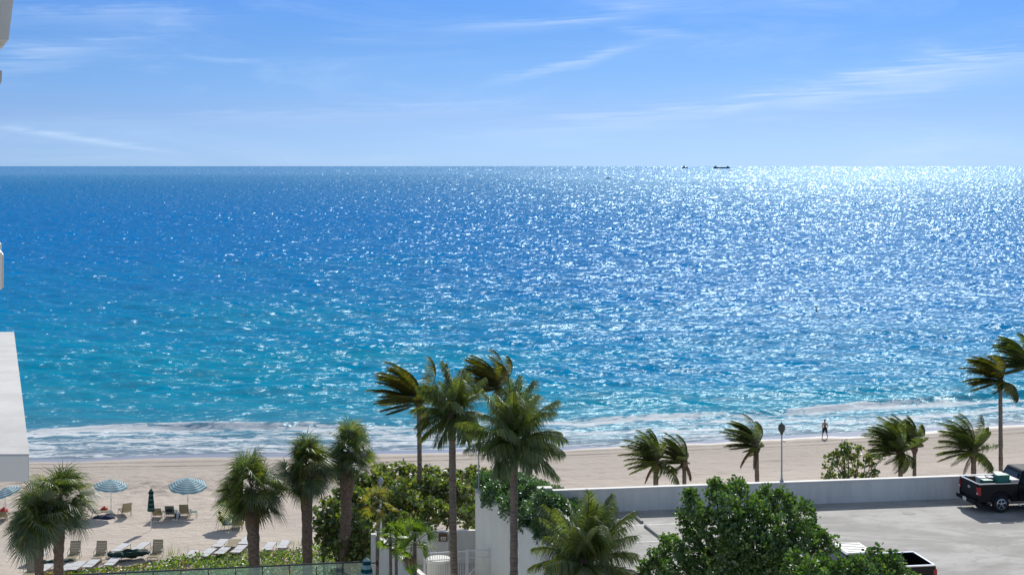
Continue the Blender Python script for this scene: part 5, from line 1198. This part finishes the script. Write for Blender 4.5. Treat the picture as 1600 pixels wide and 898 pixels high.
# ------------------------------------------------------------------ PEOPLE
def skin_body(name, verts, edges, radii, mat, parent, sub=2):
    me = bpy.data.meshes.new(name); me.from_pydata([tuple(v) for v in verts], edges, [])
    o = link(name, me, mat, parent); sk = o.modifiers.new('skin', 'SKIN'); sk.use_smooth_shade = True
    for i, r in enumerate(radii):
        d = me.skin_vertices[0].data[i]; d.radius = (r, r) if not isinstance(r, tuple) else r; d.use_root = (i == 0)
    ss = o.modifiers.new('sub', 'SUBSURF'); ss.levels = sub; ss.render_levels = sub; return o
def figure(e, J, mat):
    """J: dict of joints; builds one continuous body with five fingers on each hand"""
    V = []; E = []; Rr = []; idx = {}
    def add(k, p, r, par_=None):
        idx[k] = len(V); V.append(Vector(p)); Rr.append(r)
        if par_: E.append((idx[par_], idx[k]))
    add('pelvis', J['pelvis'], (.15, .11)); add('waist', J['waist'], (.125, .095), 'pelvis'); add('chest', J['chest'], (.165, .11), 'waist'); add('neck', J['neck'], .06, 'chest')
    add('jaw', J['jaw'], (.062, .075), 'neck'); add('head', J['head'], (.082, .095), 'jaw'); add('crown', J['crown'], .05, 'head')
    for s in 'lr':
        add('sh' + s, J['sh' + s], .065, 'chest'); add('el' + s, J['el' + s], .045, 'sh' + s); add('wr' + s, J['wr' + s], .030, 'el' + s)
        d = (J['wr' + s] - J['el' + s]).normalized(); sd_ = d.cross(Vector((0, 1, 0))); sd_ = sd_.normalized() if sd_.length > .1 else Vector((1, 0, 0)); side = d.cross(sd_).normalized()
        add('pm' + s, J['wr' + s] + d * .06, (.034, .020), 'wr' + s)
        for k, (off, l) in enumerate(((-.028, .075), (-.010, .09), (.010, .085), (.028, .065))):
            add('fa%d' % k + s, V[idx['pm' + s]] + side * off + d * .035, .009, 'pm' + s); add('fb%d' % k + s, V[idx['pm' + s]] + side * off * 1.15 + d * (.035 + l * .5), .008, 'fa%d' % k + s); add('fc%d' % k + s, V[idx['pm' + s]] + side * off * 1.2 + d * (.03 + l * .9) + sd_ * .018, .007, 'fb%d' % k + s)
        add('ta' + s, J['wr' + s] + d * .035 + side * -.045, .010, 'pm' + s); add('tb' + s, J['wr' + s] + d * .075 + side * -.062, .008, 'ta' + s)
        add('hp' + s, J['hp' + s], .098, 'pelvis'); add('kn' + s, J['kn' + s], .062, 'hp' + s); add('cf' + s, J['kn' + s].lerp(J['an' + s], .3) + Vector((0, .01, 0)), .058, 'kn' + s); add('an' + s, J['an' + s], .036, 'cf' + s)
        add('hl' + s, J['an' + s] + (J['to' + s] - J['an' + s]) * .3 + Vector((0, 0, -.01)), .036, 'an' + s); add('to' + s, J['to' + s], (.040, .022), 'hl' + s)
    return skin_body('body', V, E, Rr, M[mat], e)
def face_hair(e, hd, fwd, hair_r=.102):
    fwd = fwd.normalized(); up = Vector((0, 0, 1)); side = fwd.cross(up).normalized()
    m = MB()
    for s in (-1, 1): m.bar(hd + fwd * .088 + side * s * .032 - fwd * .004, hd + fwd * .098 + side * s * .032, .010, n=6)
    m.build('eyes', M['hair'], e)
    m = MB(); m.bar(hd + fwd * .085 + up * .0, hd + fwd * .118 - up * .035, .008, .013, 6); m.build('nose', M['skin'], e)
    m = MB(); m.bar(hd + fwd * .092 - up * .062 + side * .024, hd + fwd * .092 - up * .062 - side * .024, .006, n=5); m.build('mouth', M['cloth_red'], e)
    m = MB()
    for s in (-1, 1): m.bar(hd + side * s * .082 + up * .02, hd + side * s * .088 - up * .03, .014, n=6)
    m.build('ears', M['skin'], e)
    bm = bmesh.new(); bmesh.ops.create_icosphere(bm, subdivisions=3, radius=1)
    for v in bm.verts:
        v.co = Vector((v.co.x * hair_r * .92, v.co.y * hair_r, v.co.z * hair_r * 1.1)) * (1 + .04 * math.sin(v.co.x * 60) * math.sin(v.co.z * 50))
    me = bpy.data.meshes.new('hair'); bm.to_mesh(me); bm.free(); o = link('hair', me, M['hair'], e, True); o.location = hd - fwd * .022 + up * .042
# man walking at the water's edge
pf = on_sand(1289, 683.5); e = empty('person', (pf.x, pf.y, sandz(pf.x, pf.y)), R(150)); tag(e, 'person in dark shorts walking with legs apart at the edge of the water', 'person')
J = dict(pelvis=Vector((0, 0, .93)), waist=Vector((0, .01, 1.10)), chest=Vector((0, .015, 1.33)), neck=Vector((0, .02, 1.50)), jaw=Vector((0, .03, 1.57)), head=Vector((0, .03, 1.645)), crown=Vector((0, .02, 1.70)),
         shl=Vector((.20, .0, 1.42)), shr=Vector((-.20, .0, 1.42)), ell=Vector((.27, -.10, 1.15)), elr=Vector((-.27, .06, 1.15)), wrl=Vector((.25, -.02, .90)), wrr=Vector((-.25, .20, .93)),
         hpl=Vector((.10, 0, .86)), hpr=Vector((-.10, 0, .86)), knl=Vector((.16, .16, .48)), knr=Vector((-.15, -.08, .48)), anl=Vector((.19, .24, .09)), anr=Vector((-.18, -.26, .10)), tol=Vector((.20, .40, .03)), tor=Vector((-.19, -.10, .03)))
figure(e, J, 'skin'); face_hair(e, Vector((0, .03, 1.64)), Vector((0, 1, 0)))
m = MB(); m.tube([(0, .005, 1.03), (0, 0, .95), (0, 0, .84)], [.16, .18, .17], 14, fn=lambda i, k: 1.0)
for s, kn in ((1, J['knl']), (-1, J['knr'])): m.tube([Vector((s * .09, 0, .88)), Vector((s * .10, 0, .86)).lerp(kn, .45), Vector((s * .10, 0, .86)).lerp(kn, .8)], [.125, .115, .105], 12)
m.build('shorts', M['cloth_dark'], e, smooth=True)
# reclining person on the grey-green lounger
lg_ = on_sand(348, 826); e = empty('person', lg_, R(-68)); tag(e, 'person with dark hair and a pale towel reclining on the grey-green lounger with knees raised', 'person')
J = dict(pelvis=Vector((0, .12, .47)), waist=Vector((0, -.03, .60)), chest=Vector((0, -.15, .80)), neck=Vector((0, -.20, .97)), jaw=Vector((0, -.18, 1.04)), head=Vector((0, -.19, 1.11)), crown=Vector((0, -.20, 1.17)),
         shl=Vector((.19, -.15, .90)), shr=Vector((-.19, -.15, .90)), ell=Vector((.27, .03, .70)), elr=Vector((-.27, .03, .70)), wrl=Vector((.16, .24, .72)), wrr=Vector((-.16, .24, .72)),
         hpl=Vector((.10, .18, .46)), hpr=Vector((-.10, .18, .46)), knl=Vector((.12, .60, .84)), knr=Vector((-.12, .64, .74)), anl=Vector((.12, .95, .45)), anr=Vector((-.12, 1.05, .45)), tol=Vector((.12, 1.12, .42)), tor=Vector((-.12, 1.22, .42)))
figure(e, J, 'skin'); face_hair(e, Vector((0, -.19, 1.105)), Vector((0, 1, .1)))
m = MB(); m.tube([(0, .10, .50), (0, -.03, .61), (0, -.15, .80), (0, -.18, .90)], [.17, .15, .185, .15], 14); m.build('shirt', M['cloth_dark'], e, smooth=True)
m = MB()
for s, kn in ((1, J['knl']), (-1, J['knr'])): m.tube([Vector((s * .09, .12, .48)), Vector((s * .10, .18, .50)).lerp(kn, .5), Vector((s * .10, .18, .50)).lerp(kn, .92)], [.125, .11, .095], 12)
m.build('trousers', M['cloth_pale'], e, smooth=True)

# ------------------------------------------------------------------ SHIPS AND MARKER
def ship(label, cat, name, u, v, Lm, hull_h, houses, mast=0):
    """u, v: waterline of the middle; Lm: length"""
    p0 = onz(u, v, -1.0); e = empty(name, (p0.x, p0.y, -1.0), R(2)); tag(e, label, cat)
    n = 16; bw_ = Lm * .075; m = MB(); top = []; bot = []
    for i in range(n + 1):
        t = i / n * 2 - 1; wdt = bw_ * (1 - abs(t) ** 5) + .02 * bw_; sh_ = hull_h * (1 + .28 * abs(t) ** 4)
        x = t * Lm / 2
        top += [(x * 1.02, -wdt, sh_), (x * 1.02, wdt, sh_)]; bot += [(x * .95, -wdt * .8, -.5), (x * .95, wdt * .8, -.5)]
    vs = top + bot; N_ = len(top); fs = []
    for i in range(n):
        a = 2 * i; fs += [(a, a + 2, a + 3, a + 1), (N_ + a + 1, N_ + a + 3, N_ + a + 2, N_ + a), (a, N_ + a, N_ + a + 2, a + 2), (a + 1, a + 3, N_ + a + 3, N_ + a + 1)]
    fs += [(0, 1, N_ + 1, N_), (N_ - 2, N_ + N_ - 2, N_ + N_ - 1, N_ - 1)]
    m.add(vs, fs); m.build('hull', M['ship'], e)
    for (x, l, h) in houses:
        m = MB(); z = hull_h
        for k in range(3): m.box(x - l / 2 * (1 - .18 * k), -bw_ * .7 * (1 - .12 * k), z + h * k / 3 + .01, x + l / 2 * (1 - .18 * k), bw_ * .7 * (1 - .12 * k), z + h * (k + 1) / 3)
        m.build('deckhouse', M['ship_deck'] if cat != 'cargo ship' else M['ship'], e)
    if mast: m = MB(); m.bar((houses[0][0], 0, hull_h + houses[0][2]), (houses[0][0], 0, hull_h + houses[0][2] + mast), mast * .05, mast * .03); m.build('mast', M['ship'], e)
ship('long dark cargo ship on the horizon, right of the small ship', 'cargo ship', 'cargo_ship', 1127.5, 263, 172, 14, [(-62, 22, 12), (62, 18, 11)], 8)
ship('small dark ship on the horizon, left of the long cargo ship', 'ship', 'small_ship', 1070, 262.6, 70, 12, [(-8, 26, 16)], 14)
ship('small low dark boat on open water left of the ships and well below the horizon', 'boat', 'motor_boat', 950, 279, 13, 1.4, [(0, 4.5, 1.5)], .8)
pm = onz(1275.5, 488, -1.0); e = empty('marker_buoy', (pm.x, pm.y, -1.0)); tag(e, 'thin dark marker buoy leaning in the water off the beach at right', 'buoy')
m = MB(); m.tube([(0, 0, -.4), (.02, 0, .3), (-.05, 0, .8), (-.10, 0, 1.25)], [.11, .10, .09, .08], 10); m.build('spar', M['asph_black'], e, smooth=True)
m = MB(); m.lathe([(0, -.15), (.25, -.1), (.30, .05), (.22, .18), (0, .22)], 14); m.build('float', M['asph_black'], e, smooth=True)
